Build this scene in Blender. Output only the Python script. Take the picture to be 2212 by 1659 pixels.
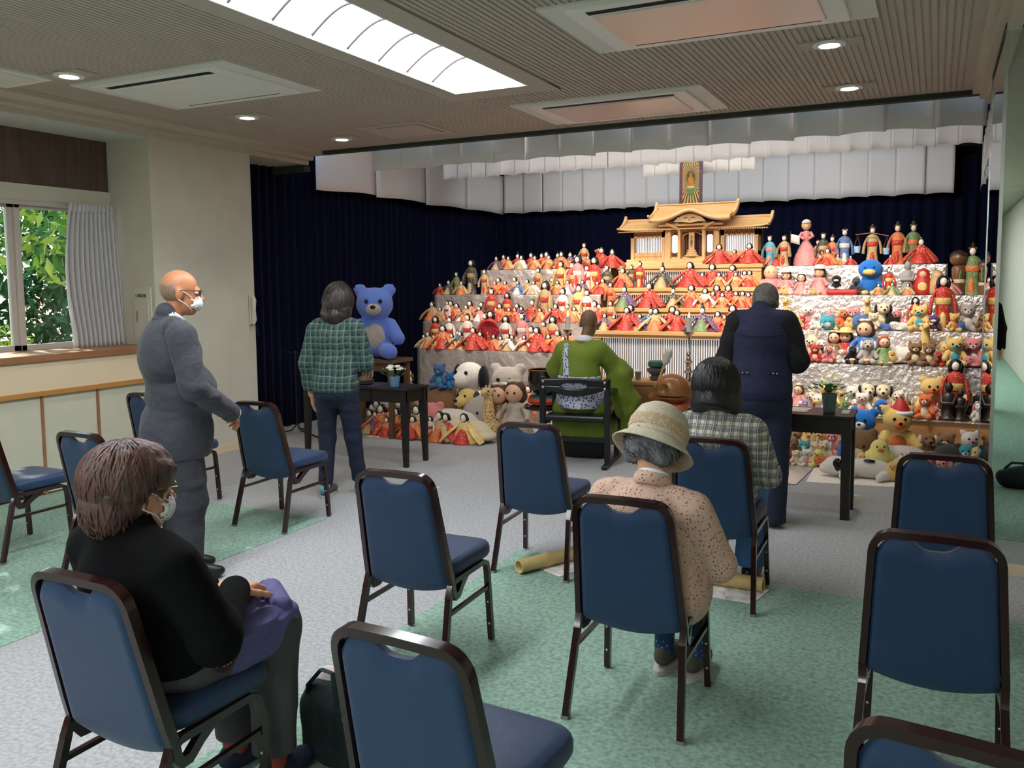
import bpy, math, random
import numpy as np
from mathutils import Vector, Matrix

random.seed(7); np.random.seed(7)
PI = math.pi
SC = bpy.context.scene
COL = SC.collection
for o in list(bpy.data.objects): bpy.data.objects.remove(o)

# ------------------------------------------------------------ camera, world, sun, exposure
FPX, CY, CX = 1857.25, 774.25, 1106.0
EYE = Vector((0, 0, 1.66))
yw, pt, rl = [math.radians(a) for a in (-26.304, 5.065, .4972)]
fw = Vector((math.sin(yw)*math.cos(pt), math.cos(yw)*math.cos(pt), -math.sin(pt)))
rt0 = Vector((math.cos(yw), -math.sin(yw), 0)); dn0 = fw.cross(rt0)
RT = math.cos(rl)*rt0 + math.sin(rl)*dn0
DN = -math.sin(rl)*rt0 + math.cos(rl)*dn0
cam = bpy.data.cameras.new('camera'); camo = bpy.data.objects.new('camera', cam); COL.objects.link(camo)
cam.sensor_fit = 'HORIZONTAL'; cam.sensor_width = 36; cam.lens = 36*FPX/2212
cam.shift_y = -(829.5-CY)/2212; cam.clip_start = .05; cam.clip_end = 200
mw = Matrix((RT, -DN, -fw)).transposed().to_4x4(); mw.translation = EYE
camo.matrix_world = mw
SC.camera = camo

def at(px, py, Y):
    "point of the place that shows at (px,py) of the photograph and lies at depth Y"
    v = RT*((px-CX)/FPX) + DN*((py-CY)/FPX) + fw
    return EYE + v*(Y/v.y)

SC.view_settings.view_transform = 'Standard'; SC.view_settings.look = 'None'
SC.view_settings.gamma = 1; SC.view_settings.use_curve_mapping = False
SC.view_settings.exposure = .35
W = bpy.data.worlds.new('world'); SC.world = W; W.use_nodes = True
nt = W.node_tree; bg = nt.nodes['Background']
sky = nt.nodes.new('ShaderNodeTexSky'); sky.sky_type = 'NISHITA'; sky.sun_disc = False
sky.sun_elevation = math.radians(38); sky.sun_rotation = math.radians(-90)
nt.links.new(sky.outputs[0], bg.inputs[0]); bg.inputs[1].default_value = .6

def lamp(name, kind, loc, energy, color=(1, 1, 1), rot=(0, 0, 0), **kw):
    l = bpy.data.lights.new(name, kind); l.energy = energy; l.color = color
    for k, v in kw.items(): setattr(l, k, v)
    o = bpy.data.objects.new(name, l); COL.objects.link(o); o.location = loc; o.rotation_euler = rot
    return o
sun = lamp('sun', 'SUN', (-20, 0, 15), 9.0, (1, .95, .86), angle=math.radians(.6))
sd = Vector((.80, -.22, -.60)); sun.rotation_euler = sd.to_track_quat('-Z', 'Y').to_euler()
# stage battens: rows of flood lamps hung behind each white valance
def batten(name, x0, x1, y, z, e, tilt, col):
    return lamp(name, 'AREA', ((x0+x1)/2, y, z), e, col, (math.radians(tilt), 0, 0), shape='RECTANGLE', size=x1-x0, size_y=.18)
batten('stage_batten_light', -4.6, -.8, 7.95, 3.36, 30, 20, (1, .93, .86))
batten('stage_batten_light', -5.6, -.4, 11.35, 3.42, 24, 48, (.88, .93, 1))
batten('stage_batten_light', -4.6, -.8, 9.85, 3.42, 32, 42, (1, .96, .92))
batten('stage_batten_light', -4.8, -.6, 7.9, 3.38, 5, 75, (.95, .95, 1))
for x, tx, e_ in ((-5.2, -5.0, 90), (-4.2, -4.2, 185), (-3.0, -2.9, 185), (-1.7, -1.5, 190), (-.5, -.5, 190)):
    d_ = Vector((tx-x, 1.75, -2.2)); lamp('stage_spotlight', 'SPOT', (x, 7.92, 3.3), e_, (1, .91, .80), d_.to_track_quat('-Z', 'Y').to_euler(), spot_size=math.radians(66), spot_blend=.5, shadow_soft_size=.12)

# ------------------------------------------------------------ materials
MATS = {}
def srgb(r, g, b):
    f = lambda c: (c/255/12.92) if c <= 10 else ((c/255+.055)/1.055)**2.4
    return (f(r), f(g), f(b), 1)
def mat(name, rgb=(128, 128, 128), rough=.6, metal=0., spec=.5, bump=None, var=None, vor=None, wood=None, emit=None, sheen=0, coat=0, lin=None, trans=0, ior=1.45, alpha=None):
    """one procedural material.  bump=(scale,strength[,stretch])  var=(scale,amount): brightness mottling
    vor=[(scale,threshold,rgb),..]: scattered spots   wood=(scale,rgb2): grain"""
    if name in MATS: return MATS[name]
    m = bpy.data.materials.new(name); MATS[name] = m; m.use_nodes = True
    T = m.node_tree; N = T.nodes; L = T.links; P = N['Principled BSDF']
    base = lin if lin else srgb(*rgb)
    P.inputs['Roughness'].default_value = rough; P.inputs['Metallic'].default_value = metal
    P.inputs['Specular IOR Level'].default_value = spec; P.inputs['IOR'].default_value = ior
    if sheen: P.inputs['Sheen Weight'].default_value = sheen; P.inputs['Sheen Roughness'].default_value = .5
    if coat: P.inputs['Coat Weight'].default_value = coat; P.inputs['Coat Roughness'].default_value = .08
    if trans: P.inputs['Transmission Weight'].default_value = trans
    P.inputs['Base Color'].default_value = base
    tc = N.new('ShaderNodeTexCoord')
    cur = None
    def mix(fac, a, b, typ='MIX'):
        x = N.new('ShaderNodeMix'); x.data_type = 'RGBA'; x.blend_type = typ
        if hasattr(fac, 'links'): L.new(fac, x.inputs[0])
        else: x.inputs[0].default_value = fac
        for s, v in ((6, a), (7, b)):
            if hasattr(v, 'links'): L.new(v, x.inputs[s])
            else: x.inputs[s].default_value = v
        return x.outputs[2]
    def noise(scale, detail=3, stretch=None):
        n = N.new('ShaderNodeTexNoise'); n.inputs['Scale'].default_value = scale; n.inputs['Detail'].default_value = detail
        src = tc.outputs['Object']
        if stretch:
            mp = N.new('ShaderNodeMapping'); mp.inputs['Scale'].default_value = stretch; L.new(src, mp.inputs[0]); src = mp.outputs[0]
        L.new(src, n.inputs['Vector']); return n.outputs['Fac']
    def ramp(v, a, b):
        r = N.new('ShaderNodeMapRange'); r.inputs[1].default_value = a; r.inputs[2].default_value = b; r.clamp = True
        L.new(v, r.inputs[0]); return r.outputs[0]
    if wood:
        n = noise(wood[0], 4, wood[2] if len(wood) > 2 else (1, 1, .06)); cur = mix(ramp(n, .38, .62), base, srgb(*wood[1]))
    if var:
        n = noise(var[0], 4); d = var[1]
        lo = tuple(max(0, c*(1-d)) for c in base[:3])+(1,); hi = tuple(min(1, c*(1+d)) for c in base[:3])+(1,)
        cur = mix(ramp(n, .3, .7), lo, hi) if cur is None else mix(d, cur, mix(ramp(n, .3, .7), lo, hi))
    for (s, th, c) in (vor or []):
        v = N.new('ShaderNodeTexVoronoi'); v.inputs['Scale'].default_value = s; L.new(tc.outputs['Object'], v.inputs['Vector'])
        cur = mix(ramp(v.outputs['Distance'], th, th*.8), cur if cur is not None else base, srgb(*c))
    if cur is not None: L.new(cur, P.inputs['Base Color'])
    if bump:
        b = N.new('ShaderNodeBump'); b.inputs['Strength'].default_value = bump[1]; b.inputs['Distance'].default_value = bump[3] if len(bump) > 3 else .01
        L.new(noise(bump[0], 4, bump[2] if len(bump) > 2 else None), b.inputs['Height']); L.new(b.outputs[0], P.inputs['Normal'])
    if emit:
        P.inputs['Emission Color'].default_value = srgb(*emit[0]); P.inputs['Emission Strength'].default_value = emit[1]
    return m

# ------------------------------------------------------------ mesh building
class MB:
    def __init__(s): s.v = []; s.f = []; s.flat = False
    def add(s, vs, fs):
        o = len(s.v); s.v += [tuple(p) for p in vs]; s.f += [tuple(i+o for i in f) for f in fs]; return s
    def box(s, c, d, rz=0, R=None):
        x, y, z = [k/2 for k in d]; vs = [Vector((a*x, b*y, e*z)) for e in (-1, 1) for b in (-1, 1) for a in (-1, 1)]
        if rz: R = Matrix.Rotation(rz, 3, 'Z')
        if R is not None: vs = [R @ p for p in vs]
        c = Vector(c)
        return s.add([p+c for p in vs], [(0, 2, 3, 1), (4, 5, 7, 6), (0, 1, 5, 4), (2, 6, 7, 3), (0, 4, 6, 2), (1, 3, 7, 5)])
    def bb(s, x0, x1, y0, y1, z0, z1): return s.box(((x0+x1)/2, (y0+y1)/2, (z0+z1)/2), (x1-x0, y1-y0, z1-z0))
    def rings(s, rs, cap=True, closed=True):
        n = len(rs[0]); o = len(s.v); fs = []
        for r in rs: s.v += [tuple(p) for p in r]
        m = n if closed else n-1
        for i in range(len(rs)-1):
            for j in range(m):
                k = (j+1) % n; fs.append((o+i*n+j, o+i*n+k, o+(i+1)*n+k, o+(i+1)*n+j))
        if cap and closed:
            fs.append(tuple(o+j for j in reversed(range(n)))); e = o+(len(rs)-1)*n; fs.append(tuple(e+j for j in range(n)))
        s.f += fs; return s
    def tube(s, path, r, n=8, flat=1., cap=True, sq=False, up=None):
        P = [Vector(p) for p in path]; R = r if isinstance(r, (list, tuple)) else [r]*len(P); rs = []
        u = None
        for i, p in enumerate(P):
            t = (P[min(i+1, len(P)-1)]-P[max(i-1, 0)]).normalized()
            if u is None:
                a = Vector(up) if up else (Vector((0, 0, 1)) if abs(t.z) < .9 else Vector((0, 1, 0)))
                u = (a-t*a.dot(t)).normalized()
            else: u = (u-t*u.dot(t)).normalized()
            w = t.cross(u)
            if sq:
                q = [(1, 1), (-1, 1), (-1, -1), (1, -1)]; rs.append([p+u*(R[i]*a)+w*(R[i]*flat*b) for a, b in q])
            else: rs.append([p+u*(R[i]*math.cos(2*PI*j/n))+w*(R[i]*flat*math.sin(2*PI*j/n)) for j in range(n)])
        return s.rings(rs, cap)
    def lathe(s, prof, c=(0, 0, 0), n=16, sx=1, sy=1):
        c = Vector(c)
        return s.rings([[c+Vector((r*sx*math.cos(2*PI*j/n), r*sy*math.sin(2*PI*j/n), z)) for j in range(n)] for r, z in prof])
    def ell(s, c, r, n=12, m=8, R=None, z0=-1, z1=1):
        c = Vector(c); a0, a1 = math.asin(z0), math.asin(z1); rs = []
        for i in range(m+1):
            a = a0+(a1-a0)*i/m; k = max(math.cos(a), .02)
            ring = [Vector((r[0]*k*math.cos(2*PI*j/n), r[1]*k*math.sin(2*PI*j/n), r[2]*math.sin(a))) for j in range(n)]
            rs.append([(R @ p if R is not None else p)+c for p in ring])
        return s.rings(rs)
    def grid(s, fn, nu, nv, closed=False):
        o = len(s.v)
        for i in range(nu+1):
            for j in range(nv+1): s.v.append(tuple(fn(i/nu, j/nv)))
        for i in range(nu):
            for j in range(nv):
                a = o+i*(nv+1)+j; s.f.append((a, a+nv+1, a+nv+2, a+1))
        return s
    def prism(s, poly, fn, d):
        "extrude a 2-D outline: fn(x,y,h) -> 3-D"
        n = len(poly)
        vs = [fn(x, y, 0) for x, y in poly]+[fn(x, y, d) for x, y in poly]
        return s.add(vs, [tuple(reversed(range(n))), tuple(range(n, 2*n))]+[(i, (i+1) % n, n+(i+1) % n, n+i) for i in range(n)])
    def mesh(s, name, smooth=True, angle=None):
        me = bpy.data.meshes.new(name); me.from_pydata(s.v, [], s.f); me.update()
        if smooth:
            for p in me.polygons: p.use_smooth = True
            if angle: me.set_sharp_from_angle(angle=math.radians(angle))
        return me
def fixn(me):
    import bmesh
    b = bmesh.new(); b.from_mesh(me); bmesh.ops.recalc_face_normals(b, faces=b.faces); b.to_mesh(me); b.free(); return me

def link(name, me, m=None, parent=None):
    o = bpy.data.objects.new(name, me); COL.objects.link(o)
    if me is not None and m is not None:
        m = MATS[m] if isinstance(m, str) else m
        if len(me.materials) == 0: me.materials.append(m)
        elif me.materials[0] != m: o.material_slots[0].link = 'OBJECT'; o.material_slots[0].material = m
    if parent is not None: o.parent = parent
    return o
def obj(name, mb, m, parent=None, smooth=True, angle=35, solid=0, bevel=0, sub=0):
    me = mb if isinstance(mb, bpy.types.Mesh) else fixn(mb.mesh(name, smooth, angle))
    o = link(name, me, m, parent)
    if solid:
        md = o.modifiers.new('solid', 'SOLIDIFY'); md.thickness = solid; md.offset = 0
    if bevel:
        md = o.modifiers.new('bevel', 'BEVEL'); md.width = bevel; md.segments = 2; md.limit_method = 'ANGLE'
    if sub:
        md = o.modifiers.new('sub', 'SUBSURF'); md.levels = sub; md.render_levels = sub
    return o
def tag(o, label, cat, group=None, kind=None):
    o['label'] = label
    if cat: o['category'] = cat
    if group: o['group'] = group
    if kind: o['kind'] = kind
    return o
def thing(name, label, cat, loc=(0, 0, 0), rz=0, group=None):
    o = bpy.data.objects.new(name, None); COL.objects.link(o); o.location = loc; o.rotation_euler = (0, 0, rz)
    return tag(o, label, cat, group)
def struct(name, mb, m, label=None, parent=None, **kw):
    o = obj(name, mb, m, parent, **kw)
    if parent is None: o['kind'] = 'structure'
    if label: o['label'] = label
    return o
def text(name, body, size, m, loc, rot, parent=None, vert=False):
    c = bpy.data.curves.new(name, 'FONT'); c.body = '\n'.join(body) if vert else body; c.size = size; c.align_x = 'CENTER'; c.align_y = 'CENTER'
    c.space_line = .62 if vert else 1; c.extrude = .0006
    t = bpy.data.objects.new(name, c); COL.objects.link(t); bpy.context.view_layer.update()
    me = bpy.data.meshes.new_from_object(t.evaluated_get(bpy.context.evaluated_depsgraph_get())); bpy.data.objects.remove(t)
    me.materials.clear(); o = link(name, me, m, parent); o.location = loc; o.rotation_euler = rot
    return o
ORD = ['first', 'second', 'third', 'fourth', 'fifth', 'sixth', 'seventh', 'eighth', 'ninth', 'tenth', 'eleventh', 'twelfth', 'thirteenth', 'fourteenth', 'fifteenth', 'sixteenth', 'seventeenth', 'eighteenth', 'nineteenth', 'twentieth', 'twenty-first', 'twenty-second', 'twenty-third', 'twenty-fourth', 'twenty-fifth', 'twenty-sixth', 'twenty-seventh', 'twenty-eighth', 'twenty-ninth', 'thirtieth', 'thirty-first', 'thirty-second', 'thirty-third', 'thirty-fourth', 'thirty-fifth', 'thirty-sixth', 'thirty-seventh', 'thirty-eighth', 'thirty-ninth', 'fortieth']

# ------------------------------------------------------------ signed-distance modelling (bodies, clothes, soft toys)
def _n(a): return np.array(a, np.float64)
def cap(a, b, ra, rb=None, sq=None):
    a, b = _n(a), _n(b); rb = ra if rb is None else rb; ba = b-a; L2 = max(ba @ ba, 1e-9)
    def f(p):
        q = p-a; t = np.clip(q @ ba/L2, 0, 1); d = q-t[:, None]*ba
        if sq is not None: d = d/_n(sq)
        return np.sqrt((d*d).sum(1))-(ra+(rb-ra)*t)
    f.lo = np.minimum(a-ra*1.4, b-rb*1.4); f.hi = np.maximum(a+ra*1.4, b+rb*1.4); return f
def ell(c, r, rx=0, rz=0, ry=0):
    c, r = _n(c), _n(r); R = np.array(Matrix.Rotation(rz, 3, 'Z') @ Matrix.Rotation(ry, 3, 'Y') @ Matrix.Rotation(rx, 3, 'X'))
    def f(p):
        q = (p-c) @ R; k0 = np.sqrt(((q/r)**2).sum(1)); k1 = np.sqrt(((q/(r*r))**2).sum(1))+1e-9
        return k0*(k0-1)/k1
    m = r.max() if (rx or rz or ry) else r
    f.lo = c-m; f.hi = c+m; return f
def rbox(c, h, r, R=None):
    c, h = _n(c), _n(h); M3 = np.array(R) if R is not None else np.eye(3)
    def f(p):
        q = np.abs((p-c) @ M3)-h+r
        return np.sqrt((np.maximum(q, 0)**2).sum(1))+np.minimum(q.max(1), 0)-r
    f.lo = c-h.max()*1.5; f.hi = c+h.max()*1.5
    if R is None: f.lo = c-h; f.hi = c+h
    return f
def union(fs, k=.03, cuts=(), sub=(), wr=None):
    def f(p):
        d = fs[0](p)
        for g in fs[1:]:
            e = g(p)
            if k > 0:
                h = np.maximum(k-np.abs(d-e), 0)/k; d = np.minimum(d, e)-h*h*k*.25
            else: d = np.minimum(d, e)
        if wr is not None: d = d+wr(p)
        for (n, o) in cuts: d = np.maximum(d, p @ _n(n)-o)
        for g in sub: d = np.maximum(d, -g(p))
        return d
    f.lo = np.min([g.lo for g in fs], 0); f.hi = np.max([g.hi for g in fs], 0); return f
def wrinkle(amp, fr=(9, 7, 14), ph=0.):
    a, b, c = fr
    def w(p):
        x, y, z = p[:, 0], p[:, 1], p[:, 2]
        s = np.sin(a*x+3*np.sin(b*z+ph)+c*z+ph)*.6+np.sin(b*1.7*y-c*.8*z+2*np.sin(a*1.3*x+1+ph))*.4
        return amp*s*np.abs(s)
    return w
def sdfmesh(name, f, vox=.012, pad=.02, newton=2):
    lo = f.lo-pad; hi = f.hi+pad; n = np.maximum(np.ceil((hi-lo)/vox).astype(int)+1, 3)
    ax = [lo[i]+vox*np.arange(n[i]) for i in range(3)]
    D = np.empty(tuple(n), np.float32)
    Yg, Zg = np.meshgrid(ax[1], ax[2], indexing='ij'); flat = np.stack([np.zeros(Yg.size), Yg.ravel(), Zg.ravel()], 1)
    ch = max(1, int(120000//flat.shape[0]))
    for i in range(0, n[0], ch):
        xs = ax[0][i:i+ch]; P = np.repeat(flat[None], len(xs), 0); P[:, :, 0] = xs[:, None]
        D[i:i+ch] = f(P.reshape(-1, 3)).reshape(len(xs), n[1], n[2])
    S = D < 0
    c = np.zeros(tuple(n-1), np.int8)
    for dx in (0, 1):
        for dy in (0, 1):
            for dz in (0, 1): c += S[dx:n[0]-1+dx, dy:n[1]-1+dy, dz:n[2]-1+dz]
    act = (c > 0) & (c < 8); idx = np.full(act.shape, -1, np.int64); cells = np.argwhere(act); idx[act] = np.arange(len(cells))
    acc = np.zeros((len(cells), 3)); cnt = np.zeros(len(cells))
    for a in range(3):
        o = [b for b in range(3) if b != a]
        for u in (0, 1):
            for v in (0, 1):
                off = np.zeros(3, int); off[o[0]] = u; off[o[1]] = v; e = off.copy(); e[a] = 1
                p0 = cells+off; p1 = cells+e
                d0 = D[p0[:, 0], p0[:, 1], p0[:, 2]]; d1 = D[p1[:, 0], p1[:, 1], p1[:, 2]]; m = (d0 < 0) != (d1 < 0)
                t = np.where(m, d0/np.where(m, d0-d1, 1), 0); pos = p0.astype(float); pos[:, a] += t
                acc[m] += pos[m]; cnt[m] += 1
    V = lo+vox*acc/np.maximum(cnt, 1)[:, None]
    for _ in range(newton):
        d = f(V); h = vox*.25; g = np.stack([f(V+_n([h, 0, 0]))-d, f(V+_n([0, h, 0]))-d, f(V+_n([0, 0, h]))-d], 1)/h
        st = d[:, None]*g/np.maximum((g*g).sum(1), .25)[:, None]; V = V-np.clip(st, -.5*vox, .5*vox)
    Q = []
    for a in range(3):
        b, cc = (a+1) % 3, (a+2) % 3
        sl0 = [slice(None)]*3; sl1 = [slice(None)]*3; sl0[a] = slice(0, -1); sl1[a] = slice(1, None)
        A, B = S[tuple(sl0)], S[tuple(sl1)]
        E = np.argwhere(A != B); E = E[(E[:, b] > 0) & (E[:, cc] > 0) & (E[:, b] < n[b]-1) & (E[:, cc] < n[cc]-1)]
        fl = A[E[:, 0], E[:, 1], E[:, 2]]
        q = []
        for (ub, uc) in ((1, 1), (0, 1), (0, 0), (1, 0)):
            k = E.copy(); k[:, b] -= ub; k[:, cc] -= uc; q.append(idx[k[:, 0], k[:, 1], k[:, 2]])
        q = np.stack(q, 1); q[~fl] = q[~fl][:, ::-1]; Q.append(q)
    Q = np.concatenate(Q)
    me = bpy.data.meshes.new(name)
    me.vertices.add(len(V)); me.vertices.foreach_set('co', V.astype(np.float32).ravel())
    me.loops.add(Q.size); me.loops.foreach_set('vertex_index', Q.ravel().astype(np.int32))
    me.polygons.add(len(Q)); me.polygons.foreach_set('loop_start', np.arange(0, Q.size, 4, dtype=np.int32))
    me.polygons.foreach_set('use_smooth', np.ones(len(Q), bool)); me.update(calc_edges=True); me.validate()
    return me
# ------------------------------------------------------------ surface materials
mat('carpet_grey', (163, 164, 165), .95, var=(55, .22), bump=(220, .5, None, .004), spec=.15)
mat('carpet_green', (138, 166, 150), .95, var=(48, .30), bump=(200, .6, None, .004), spec=.15)
mat('ceiling_paint', (190, 180, 168), .85, bump=(90, .15), var=(30, .05), spec=.3)
mat('ceiling_slat', (192, 182, 170), .8, spec=.3, bump=(120, .2))
mat('plate_paint', (226, 225, 216), .75, bump=(160, .2), var=(120, .06))
mat('trim_dark', (62, 62, 54), .7)
mat('wall_paint', (205, 202, 186), .85, bump=(140, .12), var=(4, .04))
mat('wall_cream', (206, 204, 184), .8, var=(5, .03))
mat('beam_paint', (196, 189, 174), .8)
mat('soffit', (200, 208, 205), .8)
mat('panel_beige', (222, 204, 172), .7, var=(3, .03))
mat('wood_rail', (168, 122, 84), .45, wood=(14, (150, 104, 70), (1, .06, 1)))
mat('wood_orange', (190, 138, 74), .45, wood=(14, (172, 120, 62), (1, .06, 1)))
mat('brown_board', (98, 80, 68), .6, wood=(22, (84, 66, 56)))
mat('window_frame', (196, 190, 182), .5)
gm = mat('glass'); _N = gm.node_tree.nodes; _L = gm.node_tree.links; _t = _N.new('ShaderNodeBsdfTransparent'); _g = _N.new('ShaderNodeBsdfGlossy'); _g.inputs['Roughness'].default_value = 0; _x = _N.new('ShaderNodeMixShader'); _f = _N.new('ShaderNodeFresnel'); _f.inputs[0].default_value = 1.35
_t.inputs[0].default_value = (.90, .95, .93, 1); _L.new(_f.outputs[0], _x.inputs[0]); _L.new(_t.outputs[0], _x.inputs[1]); _L.new(_g.outputs[0], _x.inputs[2]); _L.new(_x.outputs[0], _N['Material Output'].inputs[0])
mat('window_curtain', (206, 204, 204), .9, sheen=.2)
mat('velvet', (14, 17, 42), .95, sheen=.04, bump=(8, .3, (6, 6, .4), .02), spec=.1)
mat('valance', (236, 232, 228), .85, bump=(5, .15, (2, 2, .7), .03))
mat('mirror', (222, 232, 225), .0, metal=1)
mat('steel', (200, 204, 200), .25, metal=1)
mat('right_board', (218, 208, 196), .6)
mat('rear_wall', (170, 180, 165), .8)
mat('black', (12, 12, 13), .6)
mat('soot', (26, 25, 26), .9)
mat('diffuser', (255, 255, 255), .6, emit=((246, 250, 255), 11.5))
mat('lamp_disc', (255, 255, 255), .6, emit=((255, 250, 235), 22.0))
mat('light_arc', (60, 54, 54), .8)
mat('ac_white', (238, 238, 232), .5)
mat('ac_gloss', (214, 206, 200), .3, metal=.15, spec=.6)
mat('slot', (14, 14, 14), .8)

# ------------------------------------------------------------ floor
fl = struct('floor', MB().bb(-8.2, 2.2, -12.2, 14.2, -.06, 0), 'carpet_grey', 'grey looped-pile carpet covering the hall floor', smooth=False)
def carpet(x0, x1, y0, y1, lab):
    return struct('floor', MB().bb(x0, x1, y0, y1, -.004, .003), 'carpet_green', lab, smooth=False)
carpet(-6.33, -3.83, -12, 4.77, 'mottled green carpet field under the window-side chairs')
carpet(-2.28, 1.25, -12, 4.70, 'mottled green carpet field under the right-hand chairs')

# ------------------------------------------------------------ ceiling
ZC = 3.07
LX0, LX1, LY0, LY1 = -3.28, -2.70, -5.5, 5.72
c = MB()
c.bb(-6.9, LX0, -12.2, 7.6, ZC+.015, 3.2).bb(LX1, .32, -12.2, 7.6, ZC+.015, 3.2).bb(LX0, LX1, LY1, 7.6, ZC+.015, 3.2).bb(LX0, LX1, -12.2, LY0, ZC+.015, 3.2)
ceil = struct('ceiling', c, 'ceiling_paint', 'greige acoustic ceiling with fine ribs running towards the stage', smooth=False)
rib = MB().bb(-.0135, .0135, 0, 1, .008, .0155).mesh('slat', False)
i = 0; x = -5.90
while x < .12:
    y0 = 2.2 if not (LX0-.02 < x < LX1+.02) else LY1+.01
    o = link('ceiling_slat', rib, 'ceiling_slat', ceil); o.location = (x, y0, ZC); o.scale = (1, 7.45-y0, 1); x += .04
struct('trim_1', MB().bb(-6.22, .30, 7.54, 7.62, ZC-.022, 3.2), 'trim_dark', 'dark painted edge strip where the ceiling stops before the stage', smooth=False)
struct('ceiling', MB().bb(.31, 1.4, -12.2, 7.6, 3.02, 3.2), 'ceiling_paint', 'plain ceiling strip along the right-hand wall', smooth=False)
cn = MB().bb(.19, .26, -6, 7.6, ZC-.02, ZC+.03).bb(.24, .31, -6, 7.6, ZC-.05, ZC+.03).bb(.29, .36, -6, 7.6, ZC-.09, ZC+.03)
struct('trim_2', cn, 'beam_paint', 'stepped ceiling moulding above the mirror', smooth=False)
struct('ceiling', MB().bb(-7.2, 1.4, 7.6, 13.4, 3.5, 3.6), 'soot', 'dark ceiling above the stage', smooth=False)

# ------------------------------------------------------------ left side: pillar, beam, window bay
struct('wall_left', MB().bb(-6.95, -6.32, 5.54, 6.80, 0, 2.975), 'wall_paint', 'pale plastered pillar wall between window and stage', smooth=False)
bm = MB().bb(-6.95, -6.318, -12, 7.72, 2.975, 3.2).bb(-6.34, -6.20, -12, 7.66, 3.012, 3.2).bb(-6.22, -5.98, -12, 7.60, 3.045, 3.2)
struct('trim_3', bm, 'beam_paint', 'stepped cornice beam along the window side', smooth=False)
struct('ceiling', MB().bb(-6.93, -6.33, -12, 5.54, 2.965, 2.98), 'soffit', 'pale soffit above the window bay', smooth=False)
struct('wall_left', MB().bb(-6.95, -6.86, -12, 5.54, 2.50, 2.97), 'brown_board', 'dark brown board panel above the window', smooth=False)
struct('wall_left', MB().bb(-6.95, -6.84, -12, 5.54, 2.37, 2.51), 'wall_cream', 'pale lintel over the window', smooth=False)
struct('wall_left', MB().bb(-6.95, -6.36, -12, 5.54, 0, 1.065), 'wall_cream', 'built-in dado cupboards under the window', smooth=False)
struct('baseboard_left', MB().bb(-6.325, -6.305, 5.54, 6.80, 0, .075), 'panel_beige', 'pale skirting board at the pillar foot', smooth=False)
d = struct('trim_4', MB().bb(-6.88, -6.31, -12, 5.535, 1.068, 1.122), 'wood_rail', 'brown wooden sill rail along the window', smooth=False, bevel=.004)
pan = MB(); pan.add([(-6.34, -12, 1.068), (-6.34, 5.53, 1.068), (-6.315, 5.53, .834), (-6.315, -12, .834), (-6.37, -12, 1.068), (-6.37, 5.53, 1.068), (-6.37, 5.53, .834), (-6.37, -12, .834)],
    [(0, 1, 2, 3), (4, 7, 6, 5), (0, 4, 5, 1), (3, 2, 6, 7), (1, 5, 6, 2), (0, 3, 7, 4)])
struct('trim_5', pan, 'panel_beige', 'warm beige fascia board between the two wooden rails', smooth=False)
struct('trim_6', MB().bb(-6.36, -6.295, -12, 5.535, .797, .836), 'wood_orange', 'orange-brown wooden rail below the beige fascia', smooth=False, bevel=.003)
dado = bpy.data.objects.new('wall_left_dado', None); COL.objects.link(dado); dado['kind'] = 'structure'; dado['label'] = 'pale dado panels divided by thin wooden strips'
y = 5.412
while y > 1.0:
    obj('panel', MB().bb(-6.375, -6.33, y-.498, y-.014, .02, .794), 'wall_cream', dado, smooth=False, bevel=.003)
    obj('strip', MB().bb(-6.375, -6.318, y-.014, y+.006, .0, .796), 'wood_rail', dado, smooth=False); y -= .505
# windows
for k, (y0, y1) in enumerate(((4.62, 5.50), (3.70, 4.62), (2.78, 3.70), (1.86, 2.78))):
    xx = -6.88 if k % 2 == 0 else -6.905
    f = MB().bb(xx-.02, xx+.02, y0, y0+.05, 1.12, 2.37).bb(xx-.02, xx+.02, y1-.05, y1, 1.12, 2.37).bb(xx-.02, xx+.02, y0, y1, 2.31, 2.37).bb(xx-.02, xx+.02, y0, y1, 1.12, 1.17)
    w = struct('window_%d' % (k+1), f, 'window_frame', 'sliding window pane with pale metal frame, %s from the pillar' % ORD[k], smooth=False, bevel=.004)
    obj('pane', MB().bb(xx-.003, xx+.003, y0+.04, y1-.04, 1.15, 2.33), 'glass', w, smooth=False)
struct('wall_left', MB().bb(-6.95, -6.86, -12, 1.86, 1.06, 2.38), 'wall_cream', 'plain wall beyond the last window', smooth=False)
struct('trim_7', MB().bb(-6.83, -6.80, 1.9, 5.46, 2.335, 2.365), 'window_frame', 'thin metal curtain rail over the window', smooth=False)
def drape(u, v):
    y = 5.045+.445*u*(1-.02*v); w = .5+.5*v; amp = .02+.03*v
    bow = -.10*math.sin(PI*min(1, v*1.1))*(1-u)**2*.6 + .16*(v**1.2)*(u-.3)*.55
    return (-6.75+amp*math.sin(u*2*PI*11+.8*math.sin(v*3))+.012*math.sin(u*63)*(v < .06), y+bow, 2.375-1.255*v)
cur = tag(obj('curtain', MB().grid(drape, 150, 30), 'window_curtain', solid=.004, angle=None), 'light grey pleated curtain drawn aside at the window', 'curtain')
obj('heading_tape', MB().grid(lambda u, v: (-6.738+.014*math.sin(u*2*PI*11), 5.045+.445*u, 2.378-.075*v), 150, 3), 'window_curtain', cur, solid=.004, angle=None)
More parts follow.
